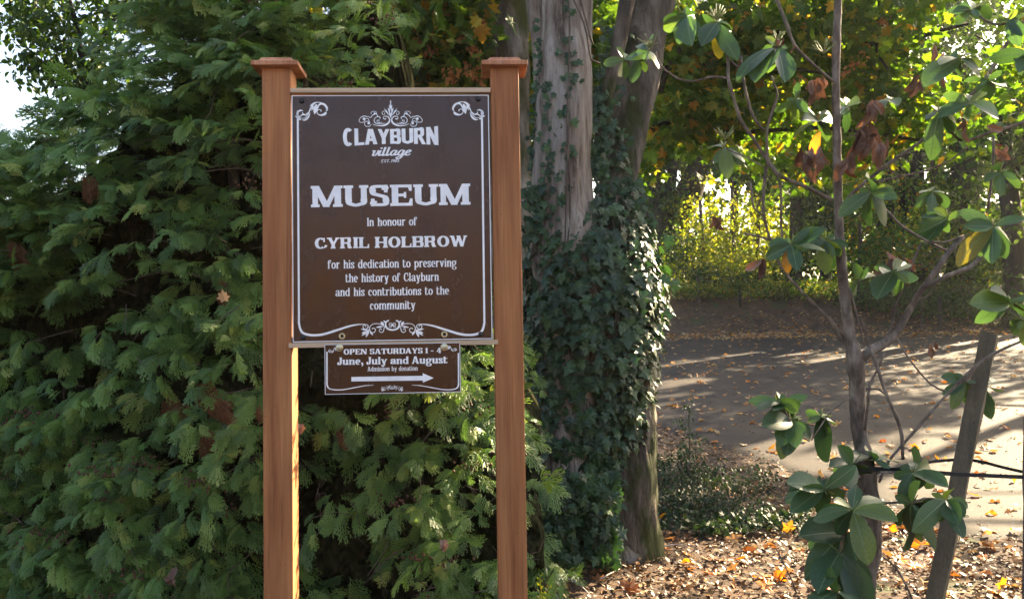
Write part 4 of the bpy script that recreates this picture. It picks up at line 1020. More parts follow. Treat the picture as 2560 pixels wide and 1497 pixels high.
# a skirt trailing on the ground, wisps and the runs of small leaves climbing the bark
for _ in range(700):
    q = P(rng.uniform(1330, 1548), rng.uniform(1180, 1400), 5.05 + rng.uniform(-.08, .12)); ip.append(np.array(q)); iN.append(unit((rng.normal() * .4, -1, rng.uniform(0, .5)))); isz.append(rng.uniform(.05, .09))
for _ in range(260):
    g = G(rng.uniform(1300, 1600), rng.uniform(1345, 1410)); ip.append(np.array(g) + (0, rng.uniform(-.1, .1), rng.uniform(.02, .10))); iN.append(unit((rng.normal() * .3, -.7, .6))); isz.append(rng.uniform(.05, .08))
def run(path, n, sz, d=5.38, w=12):
    P0 = np.array(path, float); s = np.linspace(0, 1, len(P0))
    for _ in range(n):
        t = rng.random(); x = np.interp(t, s, P0[:, 0]) + rng.normal() * w; y = np.interp(t, s, P0[:, 1]); p = P(x, y, d + rng.uniform(-.03, .03)); ip.append(np.array(p)); iN.append(unit((rng.normal() * .4, -1, .1))); isz.append(sz * rng.uniform(.7, 1.3))
run([(1424, -40), (1426, 100), (1430, 200), (1412, 330), (1405, 460), (1395, 560)], 95, .050, 5.27)
run([(1345, 40), (1346, 160), (1332, 250), (1328, 400), (1330, 520)], 75, .038, 5.40, 5)
run([(1366, 200), (1370, 330), (1378, 430), (1382, 560)], 70, .048, 5.28)
run([(1490, 220), (1500, 330), (1510, 450), (1520, 560)], 150, .055, 5.52, 18)
run([(1330, 460), (1350, 540), (1345, 600)], 70, .07, 5.3, 22)
run([(1560, 440), (1575, 520), (1600, 600)], 120, .06, 5.5, 22)
run([(1530, 60), (1525, 180), (1530, 300), (1545, 420)], 110, .055, 5.62, 22)
for (px, py) in ((1672, 590), (1690, 700), (1650, 640), (1655, 690), (1675, 770), (1640, 800)):
    p = P(px, py, 5.4); ip.append(np.array(p)); iN.append(unit((.4, -1, .2))); isz.append(.09)
ip = np.array(ip); iN = np.array(iN); isz = np.array(isz)
fw = np.array([unit(np.array([rng.normal() * .45, 0, -1]) + n * rng.uniform(.05, .55)) for n in iN]); up = np.array([unit(n * 1.0 + np.array([0, 0, .55]) + rng.normal(0, .28, 3)) for n in iN])
fr = frames(ip, fw, up, isz); wh = rng.integers(0, 2, len(ip))
vis = (iN[:, 1] < -.25) & (ip[:, 2] > .1); order = np.argsort(-(isz / ip[:, 1]) * vis - rng.random(len(ip)) * .002); first = set(order[:290].tolist())
ivy_me = [mesh_np('leaf', V, T, M['ivy'], False) for V, T in (IVY, IVY2)]
for i in first: place(ivy_me[wh[i]], 'leaf', fr[i], ivy, BO)
rest = np.array([i for i in range(len(ip)) if i not in first])
V, T, tt = stamp([IVY, IVY2], fr[rest], wh[rest], rng.random(len(rest))); o = obj('foliage', mesh_np('foliage', V, T, M['ivy'], False, tt, BO), ivy); o['kind'] = 'stuff'
mb = MB()
for k in range(36):
    a = rng.uniform(-1.3, 1.6); q = []; py = 1370
    while py > rng.uniform(420, 700) - 40:
        p, n = ivy_at(max(py, 490), a, 0, -.03); q.append((*p, .005 * (.5 + (py - 400) / 1400))); py -= 90; a += rng.normal() * .09
    if len(q) > 2: tube(mb, q, 5, .08)
for path in ([(1405, -60), (1460, 60), (1478, 150), (1500, 160)], [(1412, 640), (1415, 520), (1420, 380)], [(1418, 620), (1426, 500), (1418, 300), (1424, 100), (1420, -40)], [(1440, -40), (1475, 90), (1482, 110)]):
    tube(mb, [(*P(x, y, 5.24), .006) for x, y in path], 6, .05)
o = mb.build('vine_stems', M['twig_bark'], ivy, BO, True); o['kind'] = 'stuff'
# crown of the maple overhead (throws the dappled shade) and its low hanging sprays at the top of the view
BEAMS = [(P(742, y, 2.66), .10) for y in (1480, 1420, 1360, 1300, 1050, 980, 900)] + [(P(x, y, 2.95), .09) for x, y in ((1080, 1090), (1010, 1010), (1120, 1130), (1150, 960))] \
    + [(P(x, y, 5.3), .16) for x, y in ((1650, 700), (1655, 640), (1650, 780))] \
    + [(G(x, y), r) for x, y, r in ((2420, 1400, 1.0), (2540, 1330, 1.0), (2300, 1460, .6), (2100, 1420, .55), (1980, 1450, .3), (1780, 1430, .22), (2540, 1250, .9), (2500, 1130, .7), (2350, 1230, .35), (2250, 1400, .4), (2450, 1180, .5), (2200, 1480, .35), (1830, 1350, .25), (1950, 1320, .25), (1520, 1480, .10), (1680, 1470, .14), (2020, 1300, .3), (1760, 1250, .18), (2300, 1130, .5), (2520, 1040, .4), (2250, 1180, .4), (2480, 980, .25),
        (1700, 915, .35), (1830, 895, .35), (1960, 885, .35), (2080, 905, .3), (2200, 880, .3), (1900, 860, .25), (2380, 860, .3), (1700, 960, .2), (2050, 1160, .35), (1950, 1130, .25))] \
    + [(P(x, y, 26), r) for x, y, r in ((1840, 600, 1.6), (1750, 560, 1.4), (1920, 560, 1.2), (1740, 670, 1.0), (1850, 690, 1.2), (2150, 600, .8), (2280, 560, .8), (1950, 690, .6))] + [(P(x, y, 9), .5) for x, y in ((1750, 90), (1900, 150), (2050, 80), (2200, 300), (2350, 120), (2450, 260), (1800, 330), (2000, 300))] + [(P(2170, 190, 9), .5), (P(2230, 150, 9), .25), (P(1850, 60, 9), .3)]
BEAM_O = np.array([tuple(b[0]) for b in BEAMS]); BEAM_R = np.array([b[1] for b in BEAMS]); SD = np.array(SUN_DIR)
def sun_gaps(pos, start=1.2):
    """keeps the openings in the crowns through which the low sun reaches the places it lights in the photograph"""
    keep = np.ones(len(pos), bool)
    for o_, r_ in zip(BEAM_O, BEAM_R):
        d = pos - o_; t = d @ SD; dist = np.linalg.norm(d - t[:, None] * SD, axis=1)
        keep &= ~((t > start) & (dist < r_ + .10))
    return keep
def leaf_cloud(blobs, size, tpls, jit=.35, droop=.5, upz=.75, seedk=None):
    """blobs: (centre xyz, radii xyz, n); leaves gathered in small clusters"""
    pos = []; f = []; u = []; s = []
    for c, r, n, *_ in blobs:
        c = np.array(c); r = np.array(r) if np.ndim(r) else np.array([r] * 3); ncl = max(1, n // 9)
        d = rnd_dirs(ncl); cc = c + d * r * (rng.random(ncl)[:, None] ** .45)
        kk = rng.integers(0, ncl, n); off = rng.normal(size=(n, 3)) * np.minimum(r, 6 * size) * .33
        pos.append(cc[kk] + off); s.append(size * rng.uniform(.6, 1.25, n))
        ff = rnd_dirs(n) + np.array([0, 0, -droop]); f.append(ff); u.append(rnd_dirs(n) * .8 + np.array([0, -.25, upz]))
    pos = np.concatenate(pos); f = np.concatenate(f); u = np.concatenate(u); s = np.concatenate(s)
    kp = sun_gaps(pos); pos, f, u, s = pos[kp], f[kp], u[kp], s[kp]
    return stamp(tpls, frames(pos, f, u, s), rng.integers(0, len(tpls), len(pos)), rng.random(len(pos)))
def crown(name, blobs, size, tpls, mat, parent, off, **k):
    V, T, tt = leaf_cloud(blobs, size, tpls, **k); o = obj(name, mesh_np(name, V, T, mat, False, tt, off), parent); o['kind'] = 'stuff'; return o
def pb(px, py, d, rx, ry, rz, n):
    c = P(px, py, d); k = d / F_PX; return ((c.x, c.y, c.z), (rx * k, rz, ry * k), n, 0, (px, py), d)
MT = [MAPLE, MAPLE2]
# maple foliage behind the sign, upper middle
crown('crown', [pb(1000, 60, 6.4, 130, 120, .7, 1100), pb(1130, 120, 6.6, 110, 110, .6, 1100), pb(1180, 30, 6.8, 120, 90, .6, 900), pb(1080, -60, 6.6, 200, 80, .6, 900), pb(1150, 250, 6.8, 120, 70, .5, 700), pb(960, 220, 6.8, 150, 90, .5, 600), pb(1060, 420, 7.2, 220, 160, .4, 1200), pb(1500, 60, 7.2, 50, 160, .4, 500), pb(1325, 130, 7.6, 40, 170, .4, 500), pb(1330, 420, 7.6, 50, 160, .4, 400)], .115, MT, M['maple_green'], big, BO)
# --- the same tree's foliage to the right of its stems
crown('crown', [pb(1740, 300, 9.0, 150, 60, 1.0, 700), pb(1610, 420, 9.5, 40, 60, .7, 120), pb(1850, 260, 9.5, 170, 90, 1.0, 1300), pb(2200, 260, 9.8, 260, 110, 1.0, 1200), pb(1700, 120, 8.6, 170, 110, 1.0, 1300), pb(1900, 80, 8.8, 190, 110, 1.0, 1500), pb(2120, 60, 9.0, 200, 110, 1.0, 1200), pb(2180, 200, 9.0, 150, 110, .9, 1000), pb(2360, 60, 9.6, 200, 120, 1.0, 900), pb(2000, 400, 10, 150, 80, .8, 500), pb(2240, 330, 9.6, 120, 60, .8, 350), pb(2480, 180, 10, 130, 140, 1.0, 900), pb(2420, 0, 9.8, 180, 110, 1.0, 1200), pb(2560, 60, 10, 110, 160, 1.0, 900), pb(2330, 150, 10.5, 110, 80, 1.0, 600)], .12, MT, M['maple_green'], big, BO)
# maple keys (orange bunches)
ks = [pb(x, y, 6.15, 26, 20, .08, 26) for x, y in ((1035, 95), (1075, 110), (1150, 95), (1190, 120), (1165, 150), (985, 170), (1140, 175), (1130, 200), (1215, 60), (1010, 60), (900, 60), (1085, 60), (960, 100), (1200, 190), (1110, 20))] + [pb(x, y, 8.2, 22, 18, .1, 22) for x, y in ((1850, 60), (1870, 150), (2030, 35), (2110, 175), (2150, 150), (2000, 200), (1770, 140), (2220, 60))]
V, T, tt = leaf_cloud(ks, .05, [DIAM], droop=1.0); o = obj('maple_keys', mesh_np('maple_keys', V, T, M['samara'], False, tt, BO), big); o['kind'] = 'stuff'
mb = MB()
for path, w, d in (([(1620, 200), (1680, 150), (1760, 165), (1900, 160), (2100, 190)], 12, 8.6), ([(1600, 340), (1700, 300), (1850, 330), (2050, 320), (2300, 350)], 16, 9.2), ([(1720, -60), (1850, 40), (1990, 90), (2200, 110), (2420, 60)], 16, 9), ([(2196, -40), (2200, 60), (2190, 130), (2230, 190)], 10, 8.6), ([(1650, 230), (1670, 160), (1720, 100)], 18, 8.0), ([(880, -60), (980, 60), (1080, 130), (1180, 210)], 14, 6.4), ([(1010, 240), (1060, 160), (1090, 60)], 8, 6.4)):
    tube(mb, [(*P(x, y, d), w / 2 / F_PX * d * (1 - .6 * i / len(path))) for i, (x, y) in enumerate(path)], 7, .15, .1, 5)
o = mb.build('branches', M['bark_dark'], big, BO, True); o['kind'] = 'stuff'

# ================================================================== TREES AND SHRUBS BEYOND THE ROAD
def wood(name, label, cat, group, base_px, d, stems, blobs, size, mat, bark='bark_dark', tpls=None, **kw):
    """stems: list of [(px,py,wpx)...] at depth d"""
    if group == TG: blobs = [((P(*p[4], p[5] + 8.0)), [q * (p[5] + 8.0) / p[5] for q in p[1]][:1] + [p[1][1]] + [p[1][2] * (p[5] + 8.0) / p[5]], p[2]) for p in blobs]; d = d + 8.0; size *= 1.2
    b = P(*base_px, d); z = ground_z(b.x, b.y); root = thing(name, label, cat, (b.x, b.y, z), group); off = tuple(root.location)
    for s in stems:
        q = [(*P(px, py, d), w * (1.25 if group == TG else 1) / 2 / F_PX * d) for px, py, w in s]
        if s[-1][1] > base_px[1] - 60: q.append((q[-1][0], q[-1][1], ground_z(q[-1][0], q[-1][1]) - .1, q[-1][3] * 1.15))
        mb = MB(); tube(mb, q, 10, .25, .14, 2.5, True, .04, seed=d); mb.build('trunk', M[bark], root, off, True)
    if blobs: crown('crown', blobs, size, tpls or [SIMPLE], mat, root, off, **kw)
    return root
TG = 'trees beyond the road'
ST = [SIMPLE, MAPLE2]
wood('tree', 'dark twin stemmed tree forking in a V right of the ivy', 'tree', TG, (1650, 720), 19, [[(1660, 200, 30), (1625, 330, 40), (1622, 450, 46), (1636, 560, 60), (1655, 640, 80), (1660, 720, 95)], [(1800, 250, 30), (1765, 370, 40), (1735, 450, 50), (1700, 540, 55), (1672, 620, 60), (1662, 700, 90)], [(1700, 300, 18), (1682, 420, 20), (1668, 560, 22), (1665, 640, 30)]],
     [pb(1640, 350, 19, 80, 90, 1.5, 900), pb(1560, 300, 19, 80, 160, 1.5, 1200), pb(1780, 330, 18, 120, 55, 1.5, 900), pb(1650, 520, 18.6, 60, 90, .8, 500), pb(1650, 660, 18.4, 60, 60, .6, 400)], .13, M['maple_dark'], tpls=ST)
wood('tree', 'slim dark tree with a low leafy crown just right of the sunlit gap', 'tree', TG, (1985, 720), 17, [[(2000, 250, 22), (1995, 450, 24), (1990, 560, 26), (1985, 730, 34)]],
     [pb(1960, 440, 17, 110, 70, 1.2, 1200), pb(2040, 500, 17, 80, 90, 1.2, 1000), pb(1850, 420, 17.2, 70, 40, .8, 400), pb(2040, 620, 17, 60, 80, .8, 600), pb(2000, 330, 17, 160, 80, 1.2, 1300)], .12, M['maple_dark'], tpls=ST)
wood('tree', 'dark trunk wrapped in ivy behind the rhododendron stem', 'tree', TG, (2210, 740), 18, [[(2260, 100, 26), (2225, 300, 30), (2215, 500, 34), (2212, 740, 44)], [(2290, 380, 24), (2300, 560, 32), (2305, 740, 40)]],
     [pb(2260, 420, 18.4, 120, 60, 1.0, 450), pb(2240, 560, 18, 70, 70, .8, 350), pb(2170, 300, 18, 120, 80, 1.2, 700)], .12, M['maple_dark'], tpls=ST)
wood('tree', 'thick dark trunk standing beside the pale sky gap at right', 'tree', TG, (2425, 750), 17.5, [[(2390, 150, 34), (2405, 350, 46), (2412, 500, 56), (2425, 640, 84), (2430, 750, 100)]],
     [pb(2400, 480, 17, 90, 60, .8, 400), pb(2430, 600, 17, 80, 110, .8, 700), pb(2350, 230, 17.5, 150, 60, 1.2, 700)], .12, M['maple_dark'], tpls=ST)
wood('tree', 'grey branching tree at the right edge behind the rhododendron leaves', 'tree', TG, (2535, 760), 15, [[(2500, 200, 24), (2510, 380, 34), (2530, 560, 40), (2540, 760, 50)], [(2600, 250, 20), (2560, 380, 24), (2520, 480, 26)]],
     [pb(2540, 480, 15, 80, 160, 1.0, 900), pb(2520, 260, 15, 140, 90, 1.0, 600), pb(2500, 660, 15, 90, 70, .8, 600)], .12, M['far_green'], tpls=ST)
wood('shrub', 'glowing yellow green shrub lit by the sun across the road', 'shrub', None, (1840, 730), 25.5, [[(1830, 480, 8), (1835, 600, 10), (1840, 720, 14)], [(1750, 500, 8), (1765, 720, 12)], [(1900, 470, 8), (1890, 720, 12)]],
     [pb(1780, 590, 25.5, 90, 55, 1.0, 1500), pb(1850, 540, 26, 90, 90, 1.2, 1500), pb(1930, 600, 25.5, 80, 90, 1.0, 1500), pb(1720, 670, 25.2, 90, 45, .8, 1300), pb(1850, 670, 25.2, 120, 50, .8, 2000), pb(1780, 450, 27, 80, 30, 1.0, 350), pb(1920, 470, 26.5, 80, 80, 1.0, 1100), pb(1700, 540, 26.5, 45, 60, .8, 500), pb(1890, 390, 27, 60, 50, .8, 500)], .12, M['gold_leaf'], bark='twig_bark', tpls=[diamond(.36)], droop=.2)
wood('shrub', 'bright leafy undergrowth behind the trunks right of the rhododendron stem', 'shrub', None, (2180, 740), 24.5, [[(2150, 560, 8), (2150, 740, 14)], [(2260, 560, 8), (2255, 740, 14)]],
     [pb(2130, 560, 25, 70, 120, 1.0, 1700), pb(2200, 620, 24.5, 100, 90, 1.0, 2000), pb(2300, 560, 25, 90, 130, 1.0, 1800), pb(2380, 620, 25, 90, 100, 1.0, 1500), pb(2180, 450, 25, 90, 60, 1.0, 800), pb(2500, 600, 24, 100, 120, 1.0, 1600)], .14, M['maple_green'], bark='twig_bark', tpls=[diamond(.36)], droop=.2)
wood('shrub', 'dark bush in front of the glowing shrub beside the forked tree', 'shrub', None, (1745, 730), 24.6, [[(1745, 690, 8), (1745, 730, 12)]],
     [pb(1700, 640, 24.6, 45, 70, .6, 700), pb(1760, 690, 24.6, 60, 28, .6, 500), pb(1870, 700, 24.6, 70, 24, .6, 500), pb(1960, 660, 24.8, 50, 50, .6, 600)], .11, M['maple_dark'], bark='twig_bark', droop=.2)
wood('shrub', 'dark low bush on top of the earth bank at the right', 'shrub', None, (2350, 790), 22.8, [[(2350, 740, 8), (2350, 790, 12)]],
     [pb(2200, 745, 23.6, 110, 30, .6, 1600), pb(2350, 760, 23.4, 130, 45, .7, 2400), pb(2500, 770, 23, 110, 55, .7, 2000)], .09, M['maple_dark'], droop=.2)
wood('shrub', 'green weeds and brambles along the top of the earth bank', 'shrub', None, (1850, 735), 24.3, [[(1850, 715, 5), (1850, 735, 8)]],
     [pb(1740, 725, 24.4, 110, 16, .5, 1500), pb(1900, 722, 24.4, 120, 22, .5, 1800), pb(2040, 725, 24.4, 100, 26, .5, 1400)], .07, M['maple_green'], tpls=[SIMPLE], droop=.2)
# far tree masses: each a tree, closing the wood behind
far = [(1500, 300, 33, 220, 240, 3000, 'far broad tree filling the gap behind the ivy covered maple'),
       (2060, 200, 30, 150, 260, 3600, 'far leafy tree rising behind the slim dark tree'),
       (2330, 250, 32, 170, 240, 3000, 'far thin crowned tree with sky showing through it'),
       (2560, 300, 29, 140, 260, 3000, 'far green tree cut by the right edge of the view'),
       (1830, 130, 31, 170, 150, 2400, 'far tree whose crown hangs above the sunlit gap')]
for x, y, d, rx, ry, n, lab in far:
    wood('tree', lab, 'tree', 'distant trees of the wood', (x, 740), d, [[(x, y - 100, 14), (x + 6, 500, 20), (x, 740, 30)]], [pb(x - rx * .3, y, d, rx * .8, ry * .6, 1.5, n // 2), pb(x + rx * .4, y + ry * .3, d, rx * .7, ry * .7, 1.5, n // 2)], .18, M['far_green'], tpls=[diamond(.36)])
# the wood closing the view behind everything
pos = []; cnt = 0
while cnt < 52000:
    px, py, dd = rng.uniform(1380, 2750), rng.uniform(-260, 735), rng.uniform(34, 44)
    g = mnoise.noise(Vector((px * .011, py * .011, 3))) + .7 * mnoise.noise(Vector((px * .035, py * .035, 7)))
    thr = -.2 if py < 330 else (-.22 if px > 1960 else -.12)
    if ((px - 1770) / 110) ** 2 + ((py - 510) / 75) ** 2 < 1: thr = .55
    if g < thr - .15 and rng.random() < .93: continue
    pos.append(P(px, py, dd)); cnt += 1
pos = np.array(pos); pos = pos[sun_gaps(pos)]; n = len(pos)
V, T, tt = stamp([diamond(.4)], frames(pos, rnd_dirs(n), rnd_dirs(n) + (0, -.4, .5), rng.uniform(.24, .5, n)), np.zeros(n, int), rng.random(n))
tag(obj('woodland', mesh_np('woodland', V, T, M['far_green'], False, tt)), 'distant leafy wood closing the view with bright sky showing through', kind='stuff', cat='wood')
# small dark tree behind the hedge, top left
wood('tree', 'small dark leafed tree against the sky behind the left end of the hedge', 'tree', None, (190, 740), 5.6, [[(150, -80, 10), (190, 60, 14), (215, 200, 18), (230, 420, 24), (230, 740, 30)], [(60, 110, 5), (130, 200, 8), (190, 330, 10)], [(330, -30, 8), (280, 60, 9), (215, 190, 11)]],
     [pb(150, 90, 5.6, 130, 110, .35, 1500), pb(330, 10, 5.7, 140, 70, .35, 1000), pb(60, 30, 5.6, 80, 60, .3, 420), pb(230, 220, 5.7, 90, 90, .3, 900), pb(480, 20, 5.8, 120, 60, .4, 700), pb(90, 180, 5.6, 40, 40, .2, 140)], .052, M['maple_dark'], tpls=[SIMPLE])

# high crown of the big maple above the frame: keeps the sign and the hedge in shade
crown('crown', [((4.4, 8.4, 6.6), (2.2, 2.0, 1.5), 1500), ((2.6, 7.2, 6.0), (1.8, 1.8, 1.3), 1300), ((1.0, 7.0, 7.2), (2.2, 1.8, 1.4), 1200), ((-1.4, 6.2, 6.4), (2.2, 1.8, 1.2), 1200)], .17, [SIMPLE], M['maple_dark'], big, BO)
# wood to the right, outside the view: throws the long shadows over the road
def plain_tree(name, label, x, y, h, r, n, size, mat, group, seed):
    z = ground_z(x, y); root = thing(name, label, 'tree', (x, y, z), group); off = tuple(root.location); mb = MB()
    tube(mb, [(x, y, z - .1, .22), (x + .1, y, z + h * .4, .17), (x - .1, y + .1, z + h * .8, .07)], 10, .3, .12, 2.5, seed=seed)
    tips = []
    for k in range(7):
        a = k * 2.4 + seed; zz = z + h * (.35 + .07 * k); e = (x + math.cos(a) * r * .7, y + math.sin(a) * r * .7, zz + h * .12); tips.append(e)
        tube(mb, [(x, y, zz, .07), (x + math.cos(a) * r * .35, y + math.sin(a) * r * .35, zz + h * .04, .045), (*e, .02)], 6, .3)
    mb.build('trunk', M['bark_dark'], root, off, True)
    crown('crown', [(t, (r * .42, r * .42, h * .12), n // 7) for t in tips] , size * 1.1, [diamond(.36)], mat, root, off)
SG = 'roadside trees right of the view'
OFFT = [(9.5, 9.5, 8, 2.6, 2600), (13.0, 13.5, 10, 3.2, 3200), (8.0, 20.5, 0, 0, 0), (17.5, 12.0, 11, 3.4, 3000), (15.5, 19.0, 11, 3.6, 3400), (19.0, 23.5, 12, 3.8, 3400), (12.0, 26.0, 12, 3.8, 3400), (22.0, 18.5, 12, 3.6, 3000), (11.5, 6.0, 8, 2.6, 2200), (16.0, 15.5, 9, 3.4, 3000), (14.5, 23.0, 10, 3.4, 3000)]
OFFL = ['small leafy tree out of view just right of the leaning stake', 'leafy tree out of view half way along the right side of the lane', '', 'tall leafy tree out of view well right of the lane', 'tall leafy tree out of view beyond the far bend of the lane',
        'broad leafy tree farthest out of view to the right', 'tall tree just out of view on the bank right of the grey branching tree', 'broad tree out of view on the far right of the bank', 'small tree out of view nearest to the photographer on the right', 'dense tree out of view beside the middle of the lane', 'dense tree out of view near the foot of the bank']
for i, (x, y, h, r, n) in enumerate(OFFT):
    if n: plain_tree('tree', OFFL[i], x, y, h, r, int(n * 1.9), .17, M['maple_dark'], SG, i)
# row of autumn trees behind the photographer (seen only as soft reflections on the board)
for i, (x, y, h, r) in enumerate([(-1.2, -12.5, 4.6, 2.2), (-7, -15, 5.5, 2.4), (-3.2, -16, 6.5, 2.8), (1.2, -15, 5.5, 2.5), (5, -16, 6, 2.6), (-12, -17, 6, 2.6)]):
    plain_tree('tree', ['low sunlit tree straight behind the photographer', 'sunlit tree behind the photographer to the left', 'tallest sunlit tree behind the photographer', 'round sunlit tree behind the photographer and slightly right', 'sunlit tree behind the photographer at the right', 'outermost sunlit tree far left behind the photographer'][i], x, y, h, r, 2200, .2, M['autumn_leaf'] if i % 3 != 1 else M['maple_green'], 'trees behind the photographer', i + 20)

# ================================================================== RHODODENDRON
RD = 2.5
rh = thing('rhododendron', 'open branched rhododendron with long oval leaves in front of the road', 'shrub', tuple(P(2150, 1700, RD)))
RO = tuple(rh.location)
def rleaf(w=.20, droop=.35, fold=.35, cup=0.0, twist=0.0):
    ys = [0, .05, .10, .22, .40, .58, .74, .87, .95, 1.0]; ws = [.016, .018, .05, .115, .165, .19, .178, .125, .065, 0]
    k = w / .19
    V, T = leaf_from_outline([(a * k, b) for a, b in zip(ws, ys)], fold=fold, droop=droop, cup=cup)
    if twist: V[:, 2] += twist * V[:, 0] * V[:, 1] * 2
    return V, T
RL = [rleaf(.235, .25, .35), rleaf(.22, .45, .25, 1.0), rleaf(.25, .15, .5), rleaf(.21, .6, .1, 1.4, .4)]
r_me = []
def leaf_mesh(V, T, mat):
    me = mesh_np('leaf', V, T, mat, True); n = len(RL[0][0]) // 3
    return me
r_me = [leaf_mesh(V, T, M['rhodo']) for V, T in RL]; y_me = [leaf_mesh(V, T, M['rhodo_old']) for V, T in RL]
# thin pale rim as a sub-part is too fine to pick apart; pale midrib instead
rib_me = []
for V, T in RL:
    n = len(V) // 3; ax = V[:n]; R_ = []; Q = []
    for i, p in enumerate(ax): w = .010 * (1 - .8 * p[1]) + .002; R_ += [(-w, p[1], p[2] + .004), (w, p[1], p[2] + .004)]
    Q = [(2 * i, 2 * i + 1, 2 * i + 3, 2 * i + 2) for i in range(n - 1)]; rib_me.append(mesh_np('midrib', np.array(R_), np.array(Q), M['rim'], True))
def put_leaf(c, tip, yellow=False, upv=None, k=None):
    c = Vector(c); tip = c + (Vector(tip) - c) * (1.0 if c.z < 1.3 else .88) * rng.uniform(.82, 1.10); d = tip - c; L = d.length; k = rng.integers(0, 4) if k is None else k
    view = Vector((c.x, c.y, c.z - EYE)).normalized()
    u = upv if upv is not None else unit(np.array(-view) * rng.uniform(.55, 1.2) + np.array([0, 0, rng.uniform(.3, .9)]) + rng.normal(0, .25, 3))
    m4 = frames([c], [d], [u], L)[0]
    o = place((y_me if yellow else r_me)[k], 'leaf', m4, rh, RO)
    if yellow: o['label'] = 'yellowing leaf'
    b = bpy.data.objects.new('midrib', rib_me[k]); C.objects.link(b); b.parent = o
